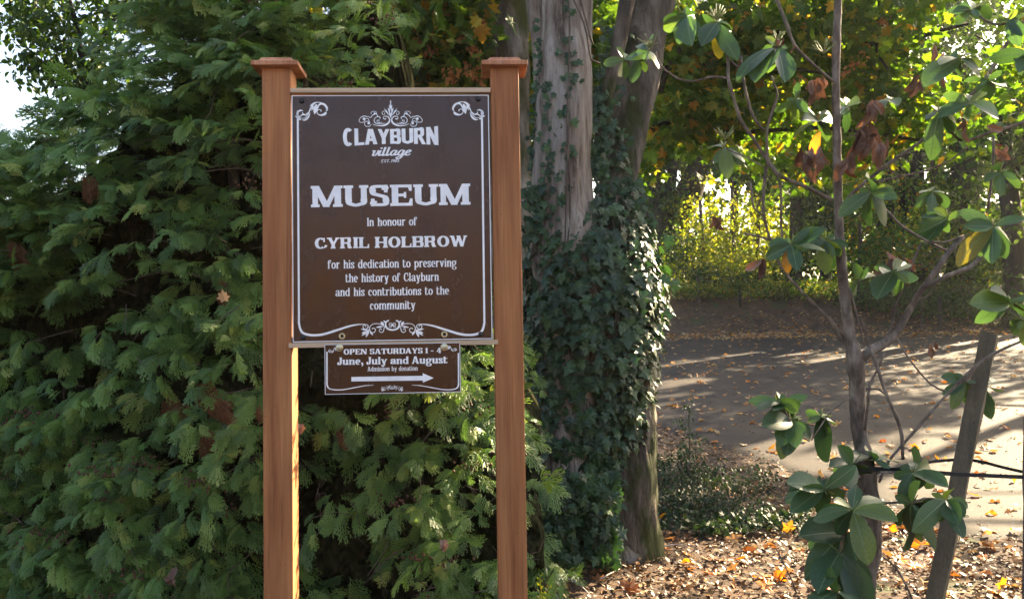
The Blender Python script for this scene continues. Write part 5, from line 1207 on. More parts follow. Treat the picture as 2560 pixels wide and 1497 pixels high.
WH = [ # centre px, depth, tips px
 (1717, 41, 2.5, [(1756, 78), (1690, 122), (1672, 45), (1705, 2), (1738, 8), (1722, 108), (1650, 78)], []),
 (1792, 58, 2.5, [(1845, 74), (1826, 130), (1750, 112), (1775, 90), (1842, 48)], [(1806, 146)]),
 (1943, 119, 2.45, [(1828, 140), (1876, 196), (1911, 198), (1975, 205), (1965, 140), (1935, 160), (1980, 118), (1915, 90)], []),
 (1990, 251, 2.5, [(1993, 205), (2052, 262), (1943, 283), (1974, 305), (2012, 265)], []),
 (2044, 302, 2.5, [(1975, 338), (2010, 290), (2072, 300), (2070, 280)], []),
 (1810, 370, 2.55, [(1796, 436), (1825, 430), (1868, 412), (1840, 398), (1786, 400), (1876, 385)], []),
 (1622, 128, 2.6, [(1605, 142), (1658, 140), (1632, 152)], []),
 (1560, 150, 2.7, [(1496, 158), (1548, 112), (1600, 118), (1640, 130)], []), (1595, 150, 2.7, [(1578, 218), (1620, 175), (1655, 140)], []),
 (2400, 148, 2.45, [(2306, 190), (2352, 138), (2480, 172), (2380, 205), (2415, 105), (2358, 165)], []),
 (2424, 258, 2.45, [(2345, 275), (2375, 235), (2480, 210), (2420, 300), (2540, 288)], []),
 (2348, 280, 2.5, [(2322, 370), (2300, 268), (2395, 278), (2430, 350), (2480, 340)], []),
 (2430, 25, 2.5, [(2362, 22), (2382, 66), (2428, -20), (2450, 40)], []), (2520, 50, 2.4, [(2548, 20), (2570, 60), (2505, 52), (2545, 110), (2560, 90)], []), (2580, 140, 2.4, [(2530, 145), (2545, 175), (2500, 118)], []),
 (2118, 268, 2.55, [(2082, 292), (2134, 242), (2122, 318), (2100, 250)], []), (2222, 250, 2.6, [(2250, 256), (2205, 262), (2236, 230), (2190, 240)], []), (2330, 480, 2.7, [(2290, 500), (2300, 460), (2368, 476), (2340, 520), (2310, 520)], []), (2500, 430, 2.6, [(2460, 452), (2540, 440), (2500, 470), (2480, 400)], []), (2470, 200, 2.6, [(2440, 215), (2510, 228), (2500, 180)], []),
 (2178, 481, 2.35, [(2095, 530), (2122, 566), (2176, 428), (2250, 492), (2232, 462), (2253, 568), (2135, 478), (2150, 500), (2240, 540)], [(2146, 505)]),
 (2484, 566, 2.3, [(2412, 520), (2560, 536), (2575, 590), (2474, 652), (2430, 640), (2520, 648), (2412, 562)], [(2384, 632)]),
 (2524, 756, 2.3, [(2482, 712), (2450, 746), (2444, 800), (2552, 722), (2560, 770), (2550, 740)], []), (2556, 800, 2.3, [(2520, 790), (2530, 820), (2524, 845), (2560, 855), (2545, 830)], []),
 (2233, 681, 2.45, [(2190, 738), (2248, 758), (2270, 700), (2180, 650), (2205, 670)], []), (2150, 700, 2.5, [(2138, 655), (2140, 712), (2170, 670), (2165, 735)], []),
 (2370, 545, 2.6, [(2300, 530), (2280, 558), (2330, 515), (2350, 600), (2290, 610), (2400, 530), (2320, 580), (2270, 580)], []),
 (1978, 612, 2.4, [(1905, 648), (1962, 588), (2055, 556), (1975, 652), (1998, 672), (2050, 590), (2010, 565), (1950, 600), (1912, 605)], [(1958, 690)]),
 (2062, 600, 2.42, [(2005, 605), (2058, 565), (2096, 580), (2060, 685), (2030, 615), (2090, 640)], []),
 (2068, 605, 2.5, [(2110, 596), (2150, 612), (2105, 642)], []),
 (1955, 1010, 2.4, [(1892, 992), (1898, 1016), (1957, 982), (2010, 984), (1990, 1010), (1912, 1032), (1935, 1020)], []),
 (1980, 1052, 2.4, [(1920, 1038), (1965, 1146), (1952, 1105), (2022, 1084), (2003, 1020), (1938, 1108), (1912, 1056), (2040, 1100), (1988, 1100)], []),
 (2052, 1042, 2.45, [(2050, 1014), (2106, 1038), (2010, 1026), (2060, 1056), (2020, 1052)], []),
 (2060, 1222, 2.3, [(1985, 1186), (1978, 1212), (1962, 1244), (1978, 1268), (2044, 1186), (2136, 1170), (2035, 1240), (2065, 1180)], []),
 (2132, 1276, 2.2, [(2140, 1212), (2055, 1260), (2085, 1332), (2206, 1234), (2234, 1288), (2176, 1400), (2246, 1358), (2172, 1255), (2040, 1280), (2100, 1240), (2058, 1330)], []),
 (2279, 1258, 2.3, [(2256, 1368), (2330, 1372), (2362, 1350), (2240, 1240), (2280, 1195), (2310, 1240)], []), (2366, 1248, 2.3, [(2378, 1216), (2438, 1268), (2390, 1298), (2330, 1230), (2320, 1282), (2395, 1310), (2345, 1290), (2416, 1290)], []),
 (2284, 1180, 2.35, [(2248, 1142), (2340, 1160), (2372, 1208), (2290, 1138), (2220, 1195), (2262, 1256), (2310, 1190), (2238, 1230)], []),
 (2185, 1150, 2.45, [(2248, 1124), (2172, 1118), (2225, 1158), (2200, 1178)], []), (2130, 1160, 2.4, [(2098, 1108), (2074, 1158), (2110, 1150), (2160, 1120)], []),
 (2115, 1330, 2.3, [(2012, 1370), (2010, 1448), (2060, 1475), (2070, 1410), (2150, 1440), (2182, 1430), (2095, 1430), (2004, 1328), (2030, 1390), (2140, 1400)], [(2155, 1405)]),
 (2100, 1380, 2.25, [(2150, 1515), (2195, 1500), (2045, 1460), (2120, 1500), (2085, 1470), (2195, 1465), (2170, 1520)], []),
 (2092, 1480, 2.2, [(2026, 1465), (2030, 1490), (2060, 1450), (2140, 1500), (2200, 1510), (2110, 1515)], []),
 (2413, 957, 2.75, [(2345, 935), (2372, 1002), (2428, 1010), (2390, 930), (2440, 950), (2365, 975)], []), (2450, 965, 2.8, [(2487, 1052), (2480, 1010)], []),
]
bud_mb = MB()
for cx, cy, d, tips, old in WH:
    c = P(cx, cy, d)
    for t in tips: put_leaf(c, P(t[0], t[1], d + rng.uniform(-.10, .07)))
    for t in old: put_leaf(c, P(t[0], t[1], d + rng.uniform(-.05, .05)), True)
    for _ in range(5 if cy > 950 else 3):   # small extra leaves pointing away
        a = rng.uniform(0, 6.28); L = rng.uniform(28, 66); put_leaf(c, P(cx + math.cos(a) * L, cy + math.sin(a) * L * .7, d + rng.uniform(.05, .12)))
    for _ in range(4):
        e = np.array(c) + unit(rng.normal(size=3) + np.array([0, 0, 1.4])) * rng.uniform(.015, .035); tube(bud_mb, [(*c, .0018), (*((np.array(c) + e) / 2), .0014), (*e, .0012)], 4, .02)
# seed stalks on three of the tips
for cx, cy in ((1792, 50), (1625, 120), (1812, 350), (1943, 105), (2060, 135)):
    c = np.array(P(cx, cy, 2.5))
    for _ in range(12):
        e = c + unit((rng.normal() * .9, rng.normal() * .4, 1.2)) * rng.uniform(.025, .05); tube(bud_mb, [(*c, .0014), (*((c + e) / 2 + rng.normal(0, .003, 3)), .0012), (*e, .0016)], 4, .015)
o = bud_mb.build('seed_stalks', surf_mat('green_stalk', [(.3, (.12, .14, .05)), (.7, (.24, .26, .10))], rough=.6, bump=0), rh, RO, True); o['kind'] = 'stuff'
BR = [ # (px, py, width px) paths
 ('trunk', [(2165, 1640, 46), (2172, 1440, 40), (2184, 1360, 42), (2172, 1224, 46), (2160, 1143, 44), (2146, 1062, 39), (2143, 981, 40), (2140, 908, 46), (2125, 841, 30), (2108, 705, 27), (2098, 570, 24), (2094, 434, 22), (2090, 204, 20), (2094, 34, 20), (2098, -90, 18)], RD),
 ('branch', [(2142, 905, 30), (2165, 885, 30), (2222, 851, 28), (2250, 817, 24), (2275, 772, 20), (2304, 726, 20), (2351, 660, 17), (2378, 622, 15), (2408, 592, 12)], RD),
 ('branch', [(2310, 718, 15), (2368, 690, 15), (2419, 671, 14), (2452, 640, 12), (2484, 568, 9)], RD - .03),
 ('branch', [(2222, 845, 9), (2238, 766, 9), (2252, 725, 8), (2272, 680, 7), (2302, 608, 6)], RD),
 ('branch', [(2135, 885, 20), (2100, 838, 16), (2075, 800, 13), (2041, 766, 10), (1970, 690, 8), (1940, 640, 8), (1926, 600, 8), (1909, 536, 9), (1910, 468, 10), (1916, 417, 11)], RD + .02),
 ('branch', [(2080, 500, 12), (2010, 465, 12), (1953, 441, 12), (1919, 400, 11), (1881, 343, 10), (1853, 302, 11), (1834, 244, 11), (1821, 197, 10), (1819, 146, 10), (1803, 88, 8), (1791, 58, 7)], RD),
 ('branch', [(1820, 196, 7), (1780, 192, 6), (1736, 203, 6), (1695, 197, 6), (1651, 163, 5), (1640, 130, 5)], RD),
 ('branch', [(1914, 330, 7), (1885, 295, 8), (1868, 244, 8), (1856, 183, 9), (1853, 140, 8)], RD), ('branch', [(1852, 175, 6), (1826, 152, 5)], RD),
 ('branch', [(1919, 420, 10), (1918, 326, 8), (1936, 265, 9), (1944, 238, 7), (1928, 190, 5)], RD),
 ('branch', [(2085, 205, 9), (2054, 180, 8), (2017, 146, 9), (1987, 115, 9), (1970, 71, 10), (1943, 0, 11), (1925, -60, 11)], RD - .02),
 ('branch', [(1926, 415, 8), (1948, 452, 7), (1953, 499, 8), (1953, 563, 7), (1963, 660, 6), (1972, 690, 4)], RD + .04),
 ('branch', [(1916, 422, 5), (1880, 400, 5), (1852, 388, 5), (1815, 372, 4)], RD), ('branch', [(1908, 540, 5), (1885, 520, 6), (1876, 456, 6)], RD), ('branch', [(1930, 600, 8), (1900, 592, 7), (1862, 584, 6)], RD),
 ('branch', [(2100, 520, 12), (2148, 468, 12), (2226, 407, 11), (2311, 346, 10), (2426, 241, 12), (2477, 176, 11), (2530, 90, 10), (2580, 30, 10)], RD + .15),
 ('branch', [(2185, 455, 6), (2253, 441, 6), (2320, 425, 6), (2378, 400, 6), (2419, 366, 5)], RD + .1), ('branch', [(2250, 441, 5), (2205, 410, 5), (2185, 387, 5)], RD),
 ('branch', [(2178, 490, 5), (2222, 532, 7), (2256, 566, 8), (2317, 603, 8), (2368, 627, 8)], RD), ('branch', [(2310, 602, 6), (2360, 606, 6), (2410, 590, 8)], RD),
 ('branch', [(2210, 880, 7), (2196, 920, 7), (2174, 961, 9), (2170, 1010, 9), (2162, 1075, 9)], RD - .03), ('branch', [(2172, 860, 9), (2190, 908, 10), (2214, 981, 11), (2251, 1070, 12), (2257, 1148, 10)], RD - .05), ('branch', [(2165, 972, 5), (2195, 972, 6), (2212, 984, 6)], RD - .05),
 ('branch', [(2600, 830, 8), (2560, 850, 8), (2500, 876, 9), (2453, 904, 10), (2410, 945, 12), (2376, 977, 9), (2328, 1030, 10), (2279, 1086, 9), (2223, 1151, 9), (2198, 1205, 8)], RD + .05),
 ('branch', [(2238, 840, 6), (2275, 900, 5), (2328, 961, 6), (2364, 977, 5)], RD),
 ('branch', [(2160, 860, 6), (2140, 780, 7), (2125, 720, 7)], RD - .02), ('branch', [(2175, 880, 10), (2165, 830, 10), (2150, 790, 8)], RD + .03),
 ('branch', [(2024, 1102, 5), (1992, 1086, 6), (1978, 1060, 7), (1962, 1025, 5)], RD - .1), ('branch', [(2028, 1100, 4), (2055, 1060, 5), (2069, 1038, 4), (2100, 1010, 3), (2133, 990, 4)], RD - .08),
 ('branch', [(2050, 1225, 10), (2090, 1215, 10), (2150, 1190, 12)], RD - .15), ('branch', [(2132, 1278, 9), (2108, 1340, 11), (2098, 1400, 12), (2090, 1480, 12), (2090, 1540, 12)], RD - .25), ('branch', [(2130, 1278, 9), (2165, 1250, 9)], RD - .2),
 ('branch', [(2279, 1258, 8), (2310, 1245, 7), (2366, 1250, 6)], RD - .2), ('branch', [(2190, 1260, 8), (2240, 1255, 8), (2279, 1258, 7)], RD - .12), ('branch', [(2200, 1180, 7), (2284, 1180, 6)], RD - .1),
 ('branch', [(2194, 1382, 4), (2239, 1418, 6), (2275, 1483, 7), (2290, 1530, 7)], RD), ('branch', [(1940, 1370, 4), (1950, 1390, 4), (1975, 1440, 4), (1990, 1480, 5)], RD),
 ('branch', [(2352, 672, 5), (2330, 730, 4), (2310, 745, 4), (2285, 740, 3)], RD - .02), ('branch', [(2306, 742, 3), (2302, 830, 2)], RD), ('branch', [(2524, 756, 7), (2560, 775, 8), (2620, 800, 9)], RD - .15), ('branch', [(2413, 957, 6), (2440, 915, 8)], RD + .2),
 ('branch', [(2270, 845, 3), (2285, 880, 4), (2310, 870, 3), (2318, 850, 3)], RD), ('branch', [(2560, 55, 8), (2480, 60, 8), (2430, 25, 6)], RD), ('branch', [(2580, 300, 9), (2480, 330, 10), (2400, 350, 8), (2348, 282, 6)], RD + .05), ('branch', [(2484, 340, 8), (2482, 420, 8), (2470, 520, 8)], RD + .3),
]
for nm, pts, d in BR:
    mb = MB(); q = [(*P(x, y, d + .04 * n3(x, y, 0, .006)), w * (.95 if nm == 'trunk' else .82) / 2 / F_PX * d) for x, y, w in pts]
    tube(mb, q, 12 if nm == 'trunk' else 7, .02, .22, 45, True, seed=pts[0][0] * .01)
    mb.build(nm, M['rhodo_bark'], rh, RO, True)
# clusters of dead curled leaves
def crumple(seed):
    r = np.random.default_rng(seed); V, T = RL[0]; V = V.copy()
    V[:, 0] *= 1.25; ang = V[:, 0] * 5.5 * r.uniform(.6, 1.1); V[:, 2] += np.abs(V[:, 0]) * 1.1 * np.sin(ang * .5) ** 2 + .10 * np.sin(V[:, 1] * 7 + seed) + r.normal(0, .012, len(V)); V[:, 0] = np.sin(V[:, 0] * 4) / 5
    V[:, 2] -= .5 * V[:, 1] ** 2 * r.uniform(-.6, 1); return V, T
dl = [crumple(s) for s in range(5)]; d_me = [mesh_np('dead_leaf', V, T, M['dead_leaf'], False) for V, T in dl]
for cx, cy, d, n, L, spread in ((2178, 250, 2.5, 5, 60, 20), (2168, 310, 2.45, 6, 75, 18), (2115, 385, 2.45, 3, 60, 14), (2190, 345, 2.45, 5, 60, 20), (2025, 375, 2.35, 9, 62, 24), (2050, 200, 2.6, 7, 46, 24), (2310, 190, 2.65, 6, 44, 30), (2345, 120, 2.6, 3, 40, 24), (2240, 640, 2.6, 6, 50, 34), (2205, 675, 2.6, 4, 44, 20), (1905, 650, 2.5, 3, 55, 12), (1780, 535, 2.9, 3, 40, 12), (2440, 300, 2.5, 4, 40, 30), (2500, 365, 2.5, 4, 44, 30), (1965, 105, 2.45, 4, 34, 22), (2330, 860, 2.6, 4, 34, 10), (2065, 1420, 2.35, 3, 60, 22), (2110, 1420, 2.5, 3, 55, 20)):
    for k in range(n):
        c = P(cx + rng.uniform(-spread, spread), cy + rng.uniform(-spread, spread) * .7, d + rng.uniform(-.03, .03)); a = rng.normal(0, .5); LL = L * rng.uniform(.7, 1.2) / F_PX * d
        f = unit((math.sin(a), rng.normal() * .25, -math.cos(a))); o = place(d_me[rng.integers(0, 5)], 'dead_leaf', frames([c], [f], [unit((rng.normal() * .8, -1, rng.normal() * .4))], LL)[0], rh, RO)
for c, t in (((2052, 328), (2008, 378)),):
    put_leaf(P(*c, 2.35), P(*t, 2.33), True, k=3)

# ---- stakes and ties
stk = thing('wooden_stake', 'weathered wooden stake leaning beside the rhododendron', 'stake', tuple(P(2270, 1800, 2.62)))
SO = tuple(stk.location)
def stake_mesh(a, b, w, top_tilt=.0):
    a, b = Vector(a), Vector(b); d = (b - a); L = d.length; zz_ = d.normalized(); yy_ = Vector((-.60, -.8, 0)); xx_ = yy_.cross(zz_).normalized(); yy_ = zz_.cross(xx_); m = Matrix((xx_, yy_, zz_)).transposed().to_4x4(); m.translation = a
    V = []; n = 14
    for i in range(n + 1):
        z = L * i / n
        for sx, sy in ((-1, -1), (1, -1), (1, 1), (-1, 1)):
            zz = z - (.012 * (sx < 0) if i == n else 0) ; j = .0012
            V.append(m @ Vector((sx * w / 2 * 1.05 + rng.normal() * j, sy * w / 2 + rng.normal() * j, zz)))
    Q = [(3, 2, 1, 0), (n * 4, n * 4 + 1, n * 4 + 2, n * 4 + 3)] + [(i * 4 + k, i * 4 + (k + 1) % 4, i * 4 + 4 + (k + 1) % 4, i * 4 + 4 + k) for i in range(n) for k in range(4)]
    mb = MB(); mb.add([tuple(v) for v in V], Q); return mb
stake_mesh(P(2270, 1820, 2.62), P(2475, 830, 2.78), .047).build('post', M['stake'], stk, SO)
stk2 = thing('wooden_stake', 'second thin reddish stake at the very right edge holding the black ties', 'stake', tuple(P(2566, 1800, 2.4)))
stake_mesh(P(2572, 1820, 2.4), P(2572, 1040, 2.45), .026).build('post', M['twig_bark'], stk2, tuple(stk2.location))
tie = thing('tree_tie', 'black rubber tie strap looped from the rhododendron trunk past the stake', 'strap', tuple(P(2300, 1180, 2.5)))
TO = tuple(tie.location)
def strap(path, h=.0065, th=.0016):
    pts = spline([(*P(x, y, d), hh) for x, y, d, hh in path], .02); V = []; Q = []
    T = np.gradient(pts[:, :3], axis=0)
    for i, p in enumerate(pts):
        t = unit(T[i]); n = unit(np.cross(t, (0, 0, 1))); 
        for a, b in ((-1, -1), (1, -1), (1, 1), (-1, 1)): V.append(p[:3] + n * a * th + np.array([0, 0, b * p[3]]))
    for i in range(len(pts) - 1):
        for k in range(4): Q.append((i * 4 + k, i * 4 + (k + 1) % 4, i * 4 + 4 + (k + 1) % 4, i * 4 + 4 + k))
    mb = MB(); mb.add(V, Q); return mb
strap([(2192, 1180, 2.53, .007), (2165, 1178, 2.565, .007), (2140, 1174, 2.51, .007), (2150, 1172, 2.455, .007), (2185, 1172, 2.45, .0072), (2240, 1175, 2.46, .007), (2350, 1182, 2.48, .006), (2440, 1187, 2.46, .0055), (2560, 1192, 2.40, .0055)]).build('strap', M['strap'], tie, TO)
strap([(2192, 1180, 2.53, .0055), (2250, 1168, 2.60, .005), (2310, 1156, 2.70, .0045), (2400, 1148, 2.74, .0045), (2450, 1153, 2.72, .0045), (2510, 1168, 2.6, .0045), (2580, 1184, 2.44, .0045)]).build('strap', M['strap'], tie, TO)
# ================================================================== LOW SHRUB, SAPLING AND GROUND IVY BESIDE THE MAPLE
def low_plant(name, label, cat, spots, size, mat, n, tpl, h):
    base = G(*spots[0][:2]); root = thing(name, label, cat, tuple(base)); off = tuple(base); pos = []; st = MB()
    for px, py, r, hh in spots:
        c = G(px, py); k = int(n * r * r * 130)
        for _ in range(max(6, int(k / 14))):
            a = rng.uniform(0, 6.28); rr = r * math.sqrt(rng.random()); b = np.array([c.x + math.cos(a) * rr, c.y + math.sin(a) * rr * .8, c.z]); e = b + np.array([rng.normal() * .06, rng.normal() * .06, hh * rng.uniform(.5, 1.1)])
            tube(st, [(*b, .003), (*((b + e) / 2 + rng.normal(0, .01, 3)), .0024), (*e, .001)], 4, .08, cap=False)
            for _ in range(14): t = rng.uniform(.15, 1.05); pos.append(b + (e - b) * t + rng.normal(0, 1, 3) * (.04, .04, .025))
    pos = np.array(pos); m = len(pos)
    V, T, tt = stamp(tpl, frames(pos, rnd_dirs(m) + (0, -.1, .15), rnd_dirs(m) * .7 + (0, 0, .9), size * rng.uniform(.6, 1.3, m)), rng.integers(0, len(tpl), m), rng.random(m))
    st.build('stems', M['twig_bark'], root, off, True)['kind'] = 'stuff'
    obj('foliage', mesh_np('foliage', V, T, mat, False, tt, off), root)['kind'] = 'stuff'
SM = [SIMPLE]
low_plant('low_shrub', 'low small leaved evergreen shrub spreading right of the ivy covered trunk', 'shrub', [(1850, 1240, .20, .22), (1760, 1215, .26, .17), (1680, 1195, .28, .2), (1690, 1230, .28, .18), (1910, 1230, .14, .20), (1780, 1280, .3, .12), (1700, 1270, .3, .12), (1860, 1300, .25, .10)], .036, M['shrub_leaf'], 62, SM, .3)
low_plant('ground_ivy', 'patch of trailing small ivy over the leaf litter below the shrub', 'ivy', [(1900, 1320, .30, .07), (1800, 1330, .34, .07), (1960, 1300, .24, .06), (1720, 1320, .3, .07), (1650, 1290, .2, .08)], .045, M['shrub_leaf'], 30, [IVY, IVY2], .1)
sap = G(1722, 1215)
root = thing('sapling', 'thin upright small leaved sapling standing between the trunk and the road', 'sapling', tuple(sap)); so_ = tuple(sap)
mb = MB(); top = P(1722, 1000, sap.y); q0 = [(*sap, .006), (*P(1724, 1120, sap.y), .005), (*P(1722, 1050, sap.y), .004), (*top, .002)]; tube(mb, q0, 6, .05)
pos = []
for _ in range(16):
    t = rng.uniform(.25, .95); b = np.array(sap) * (1 - t) + np.array(top) * t; e = b + unit((rng.normal(), rng.normal() * .6, .5)) * rng.uniform(.06, .2) * (1.2 - t * .6); tube(mb, [(*b, .002), (*e, .001)], 4, .1, cap=False)
    for _ in range(16): pos.append(b + (e - b) * rng.uniform(.2, 1.1) + rng.normal(0, .018, 3))
mb.build('stem', M['twig_bark'], root, so_, True); pos = np.array(pos); m = len(pos)
V, T, tt = stamp(SM, frames(pos, rnd_dirs(m), rnd_dirs(m) + (0, 0, .5), .028 * rng.uniform(.7, 1.3, m)), np.zeros(m, int), rng.random(m)); obj('foliage', mesh_np('foliage', V, T, M['ivy'], False, tt, so_), root)['kind'] = 'stuff'

# ================================================================== FALLEN LEAVES
def surf_z(x, y):
    z = gz(x, y)
    if road_near(x) < y < road_far(x): z = ground_z(x, y) + .026
    elif y >= road_far(x): z = bank_z(x, y) + .01
    return z
def ground_frames(xy, size, flat=.25, lift=.012):
    p = np.array([(x, y, surf_z(x, y) + rng.uniform(.003, lift)) for x, y in xy]); n = len(p); a = rng.uniform(0, 6.28, n)
    f = np.stack([np.cos(a), np.sin(a), rng.normal(0, flat, n)], -1); u = np.stack([rng.normal(0, flat, n), rng.normal(0, flat, n), np.ones(n)], -1)
    return frames(p, f, u, size)
FL = [MAPLE, MAPLE2, CURLED, polar_leaf(mirror_outline([(0, 0), (.22, -.04), (.3, .2), (.42, .46), (.2, .55), (0, .9)]), fold=.35, droop=-.5, wav=.08)]
# litter on the earth: several scales, denser towards the verge
xy = []; sz = []
def region_pts(n, px0, px1, py0, py1):
    out = []
    while len(out) < n:
        px, py = rng.uniform(px0, px1), rng.uniform(py0, py1); g = G(px, py); out.append((g.x, g.y))
    return out
def area_pts(n, x0, x1, y0, y1): return np.stack([rng.uniform(x0, x1, n), rng.uniform(y0, y1, n)], -1)
A = area_pts(46000, -.4, 5.2, 3.4, 10.5); A = A[[(y < road_near(x) + .25 + .5 * rng.random() ** 2) for x, y in A]]
s = rng.uniform(.014, .05, len(A)); tp = [diamond(.34), diamond(.18), CURLED]
V, T, tt = stamp(tp, ground_frames(A, s, .35, .03), rng.choice([0, 1, 2], len(A), p=[.54, .36, .10]), rng.random(len(A)) * .95)
tag(obj('leaf_litter', mesh_np('leaf_litter', V, T, M['litter'], False, tt)), 'brown crumbled leaf litter and wood chips covering the earth', kind='stuff', cat='leaf litter')
# small debris on the asphalt and on the bank
A = area_pts(16000, -1, 10, 5.5, 22); A = A[[(road_near(x) < y < road_far(x)) and rng.random() < (.25 + .75 * math.exp(-(y - road_near(x)) / 1.6)) for x, y in A]]
V, T, tt = stamp(tp, ground_frames(A, rng.uniform(.010, .032, len(A)), .25, .006), rng.choice([0, 1, 2], len(A)), rng.random(len(A)))
tag(obj('road_debris', mesh_np('road_debris', V, T, M['litter'], False, tt)), 'fine crumbs of leaf scattered over the asphalt', kind='stuff', cat='leaf litter')
A = np.concatenate([area_pts(3000, -1, 14, 7, 26.5), area_pts(1500, 0, 13, 21.2, 24)]); A = A[[(y > road_near(x) + .3) for x, y in A]]
keep = [(y > road_far(x) - 1.8) or rng.random() < .55 for x, y in A]; A = A[keep]
V, T, tt = stamp(FL, ground_frames(A, rng.uniform(.05, .11, len(A)), .3, .02), rng.integers(0, 4, len(A)), rng.random(len(A)) * .86)
tag(obj('far_fallen_leaves', mesh_np('far_fallen_leaves', V, T, M['fall'], False, tt)), 'small pale fallen leaves dotted over the far road and the bank', kind='stuff', cat='fallen leaves')
# the larger fallen leaves, each one a thing
f_me = [mesh_np('fallen_leaf', V, T, M['fall'], False) for V, T in FL]; fo_me = [mesh_np('fallen_leaf', V, T, M['fall_orange'], False) for V, T in FL]
def drop(px, py, size, me, label, group, cat='leaf', lift=.01):
    g = G(px, py); m = ground_frames([(g.x, g.y)], [size * rng.uniform(.85, 1.2)], .38, lift)[0]; o = bpy.data.objects.new('fallen_leaf', me); C.objects.link(o); o.matrix_world = Matrix([list(r) for r in m])
    return tag(o, label, cat, group)
def on_earth(px, py): g = G(px, py); return g.y < road_near(g.x)
def zone_e(px): return 'in front of the ivy covered trunk' if px < 1650 else 'below the low shrub and trailing ivy' if px < 1940 else 'around the foot of the rhododendron' if px < 2330 else 'to the right of the leaning stake'
def zone_r(px, py):
    side = 'between the ivy trunk and the rhododendron stem' if px < 2120 else 'between the rhododendron stem and the stake' if px < 2420 else 'right of the leaning stake'
    return ('the far asphalt ' if py < 960 else 'the near asphalt ') + side
ne = nr_ = 0
while ne < 125:
    px, py = rng.uniform(1400, 2560), rng.uniform(1180, 1495)
    if on_earth(px, py): drop(px, py, rng.uniform(.07, .13), f_me[rng.integers(0, 4)], 'dry brown leaf on the litter ' + zone_e(px), 'brown leaves on the earth'); ne += 1
while nr_ < 140:
    px, py = rng.uniform(1640, 2560), rng.uniform(860, 1400)
    if not on_earth(px, py): drop(px, py, rng.uniform(.055, .11), f_me[rng.integers(0, 4)], 'tan fallen leaf on ' + zone_r(px, py), 'tan leaves on the road', lift=.006); nr_ += 1
ORR = [(2440, 1060), (2520, 1080), (2350, 1210), (2480, 1230), (2540, 1270), (2300, 1210), (2400, 1290), (2460, 1330), (2200, 1110), (1715, 1120), (1745, 1003), (1760, 1000), (1780, 1110), (2008, 900), (2260, 955), (2255, 950), (2550, 935), (2290, 1125), (2500, 1123), (2545, 905), (1873, 958), (2385, 1110), (2450, 1255), (2420, 1240), (2490, 1300)]
for px, py in ORR:
    if not on_earth(px, py): drop(px, py, rng.uniform(.06, .105), fo_me[rng.integers(0, 4)], 'bright orange leaf on ' + zone_r(px, py), 'orange leaves on the road', lift=.006)
ORE = [(1500, 1420), (1800, 1440), (1850, 1400), (2080, 1460), (2520, 1440), (2470, 1400), (2330, 1400), (2250, 1470), (2500, 1490), (1930, 1475), (1610, 1468), (1770, 1335), (1750, 1328), (1930, 1440), (2250, 1420), (2270, 1425), (2400, 1410), (2430, 1430), (1995, 1380), (2235, 1340), (1700, 1240), (2350, 1445), (1640, 1190), (2330, 1340), (2530, 1340)]
for px, py in ORE: drop(px, py, rng.uniform(.065, .115), fo_me[rng.integers(0, 4)], 'orange fallen leaf on the litter ' + zone_e(px), 'orange leaves on the litter', lift=.03)
for px, py, lab in ((1965, 1338, 'big glowing yellow leaf standing up beside the lowest rhododendron leaves'), (2505, 1480, 'large orange yellow leaf at the bottom right corner'), (2388, 1492, 'yellow leaf cut by the bottom edge right of the stake'), (2535, 1212, 'yellow leaf on the sunlit road below the black ties')):
    o = drop(px, py, .085 if px != 1965 else .11, fo_me[3], lab, None, lift=.03); TV, TT = IVY2; TV = TV.copy(); TV[:, 2] += .5 * TV[:, 0] ** 2 + .25 * TV[:, 1] ** 2 * rng.uniform(.5, 1.5); o.data = mesh_np('fallen_leaf', TV, TT, M['gold_fall'], False); o.rotation_euler.x += .45
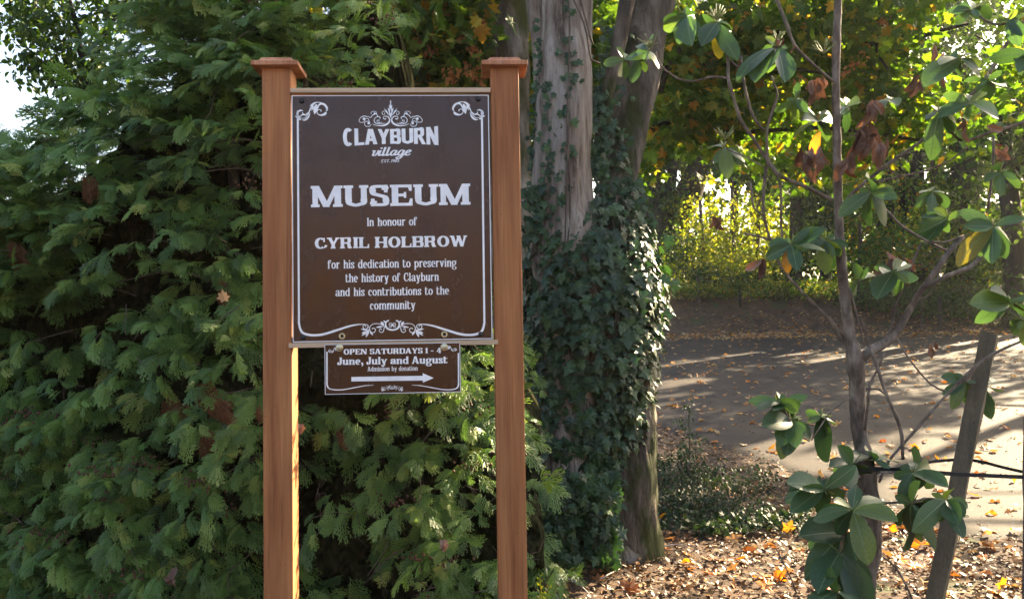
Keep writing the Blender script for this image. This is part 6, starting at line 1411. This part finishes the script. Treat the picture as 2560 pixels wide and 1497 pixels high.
# pine cone, twigs
pc = G(1880, 1352); c = thing('pine_cone', 'dark brown pine cone on the litter below the trailing ivy', 'pine cone', tuple(pc)); mb = MB()
for i in range(60):
    t = i / 60; a = i * 2.4; r = .028 * math.sin(math.pi * (t * .85 + .12)); p = np.array([pc.x - .04 + .09 * t, pc.y, pc.z + .035]) ; n = np.array([.35, math.cos(a), math.sin(a)]); e = p + unit(n) * r * 1.3; w = np.cross(unit(n), (1, 0, 0)) * .008
    mb.add([p + w, p - w, e - w * .8 + (.004, 0, 0), e + w * .8 + (.004, 0, 0)], [(0, 1, 2, 3)])
mb.build('scales', M['twig_bark'], c, tuple(pc))['kind'] = 'stuff'
for pts, lab in (([(1500, 1465), (1525, 1452), (1552, 1436)], 'pale twig lying on the litter near the foot of the ivy'), ([(1415, 1455), (1450, 1480), (1480, 1510)], 'grey twig on the litter right of the sign post'), ([(1640, 1382), (1700, 1376), (1740, 1388)], 'thin curved twig on the litter in front of the root'), ([(1545, 1470), (1565, 1500), (1580, 1520)], 'short stick at the bottom edge below the maple')):
    q = [G(*p) for p in pts]; t = thing('fallen_twig', lab, 'twig', tuple(q[0])); mb = MB(); tube(mb, [(p.x, p.y, p.z + .03, .005 - .001 * i) for i, p in enumerate(q)], 6, .05, .2, 30); mb.build('stem', M['pale_twig'], t, tuple(q[0]), True)
# verge tufts on the bank top
A = area_pts(9000, -1, 14, 23.5, 26.8); A = A[[y > road_far(x) + 2.0 for x, y in A]]
fr = ground_frames(A, rng.uniform(.10, .28, len(A)), .2, .01); a = rng.normal(0, .35, (len(A), 2)); fr = frames(fr[:, :3, 3], np.stack([a[:, 0], a[:, 1], np.ones(len(A))], -1), rnd_dirs(len(A)), rng.uniform(.10, .26, len(A)))
V, T, tt = stamp([diamond(.07)], fr, np.zeros(len(A), int), rng.random(len(A))); tag(obj('grass', mesh_np('grass', V, T, M['grass'], False, tt)), 'rough grass along the top of the bank', kind='stuff', cat='grass')


# ================================================================== AIR: thin haze added to lift and warm the dark tones
mb = MB(); mb.box(-61, 76, -51, 96, -1.3, 27)
hm, nt, out = new_mat('air'); pv = nt.nodes.new('ShaderNodeVolumePrincipled'); pv.inputs['Density'].default_value = .0006
pv.inputs['Color'].default_value = (.98, .96, .92, 1); pv.inputs['Anisotropy'].default_value = .3
nt.links.new(pv.outputs[0], out.inputs['Volume']); hz = mb.build('haze', hm); hz['kind'] = 'stuff'; hz['label'] = 'thin warm haze added to lift the dark tones'; hz['category'] = 'haze'
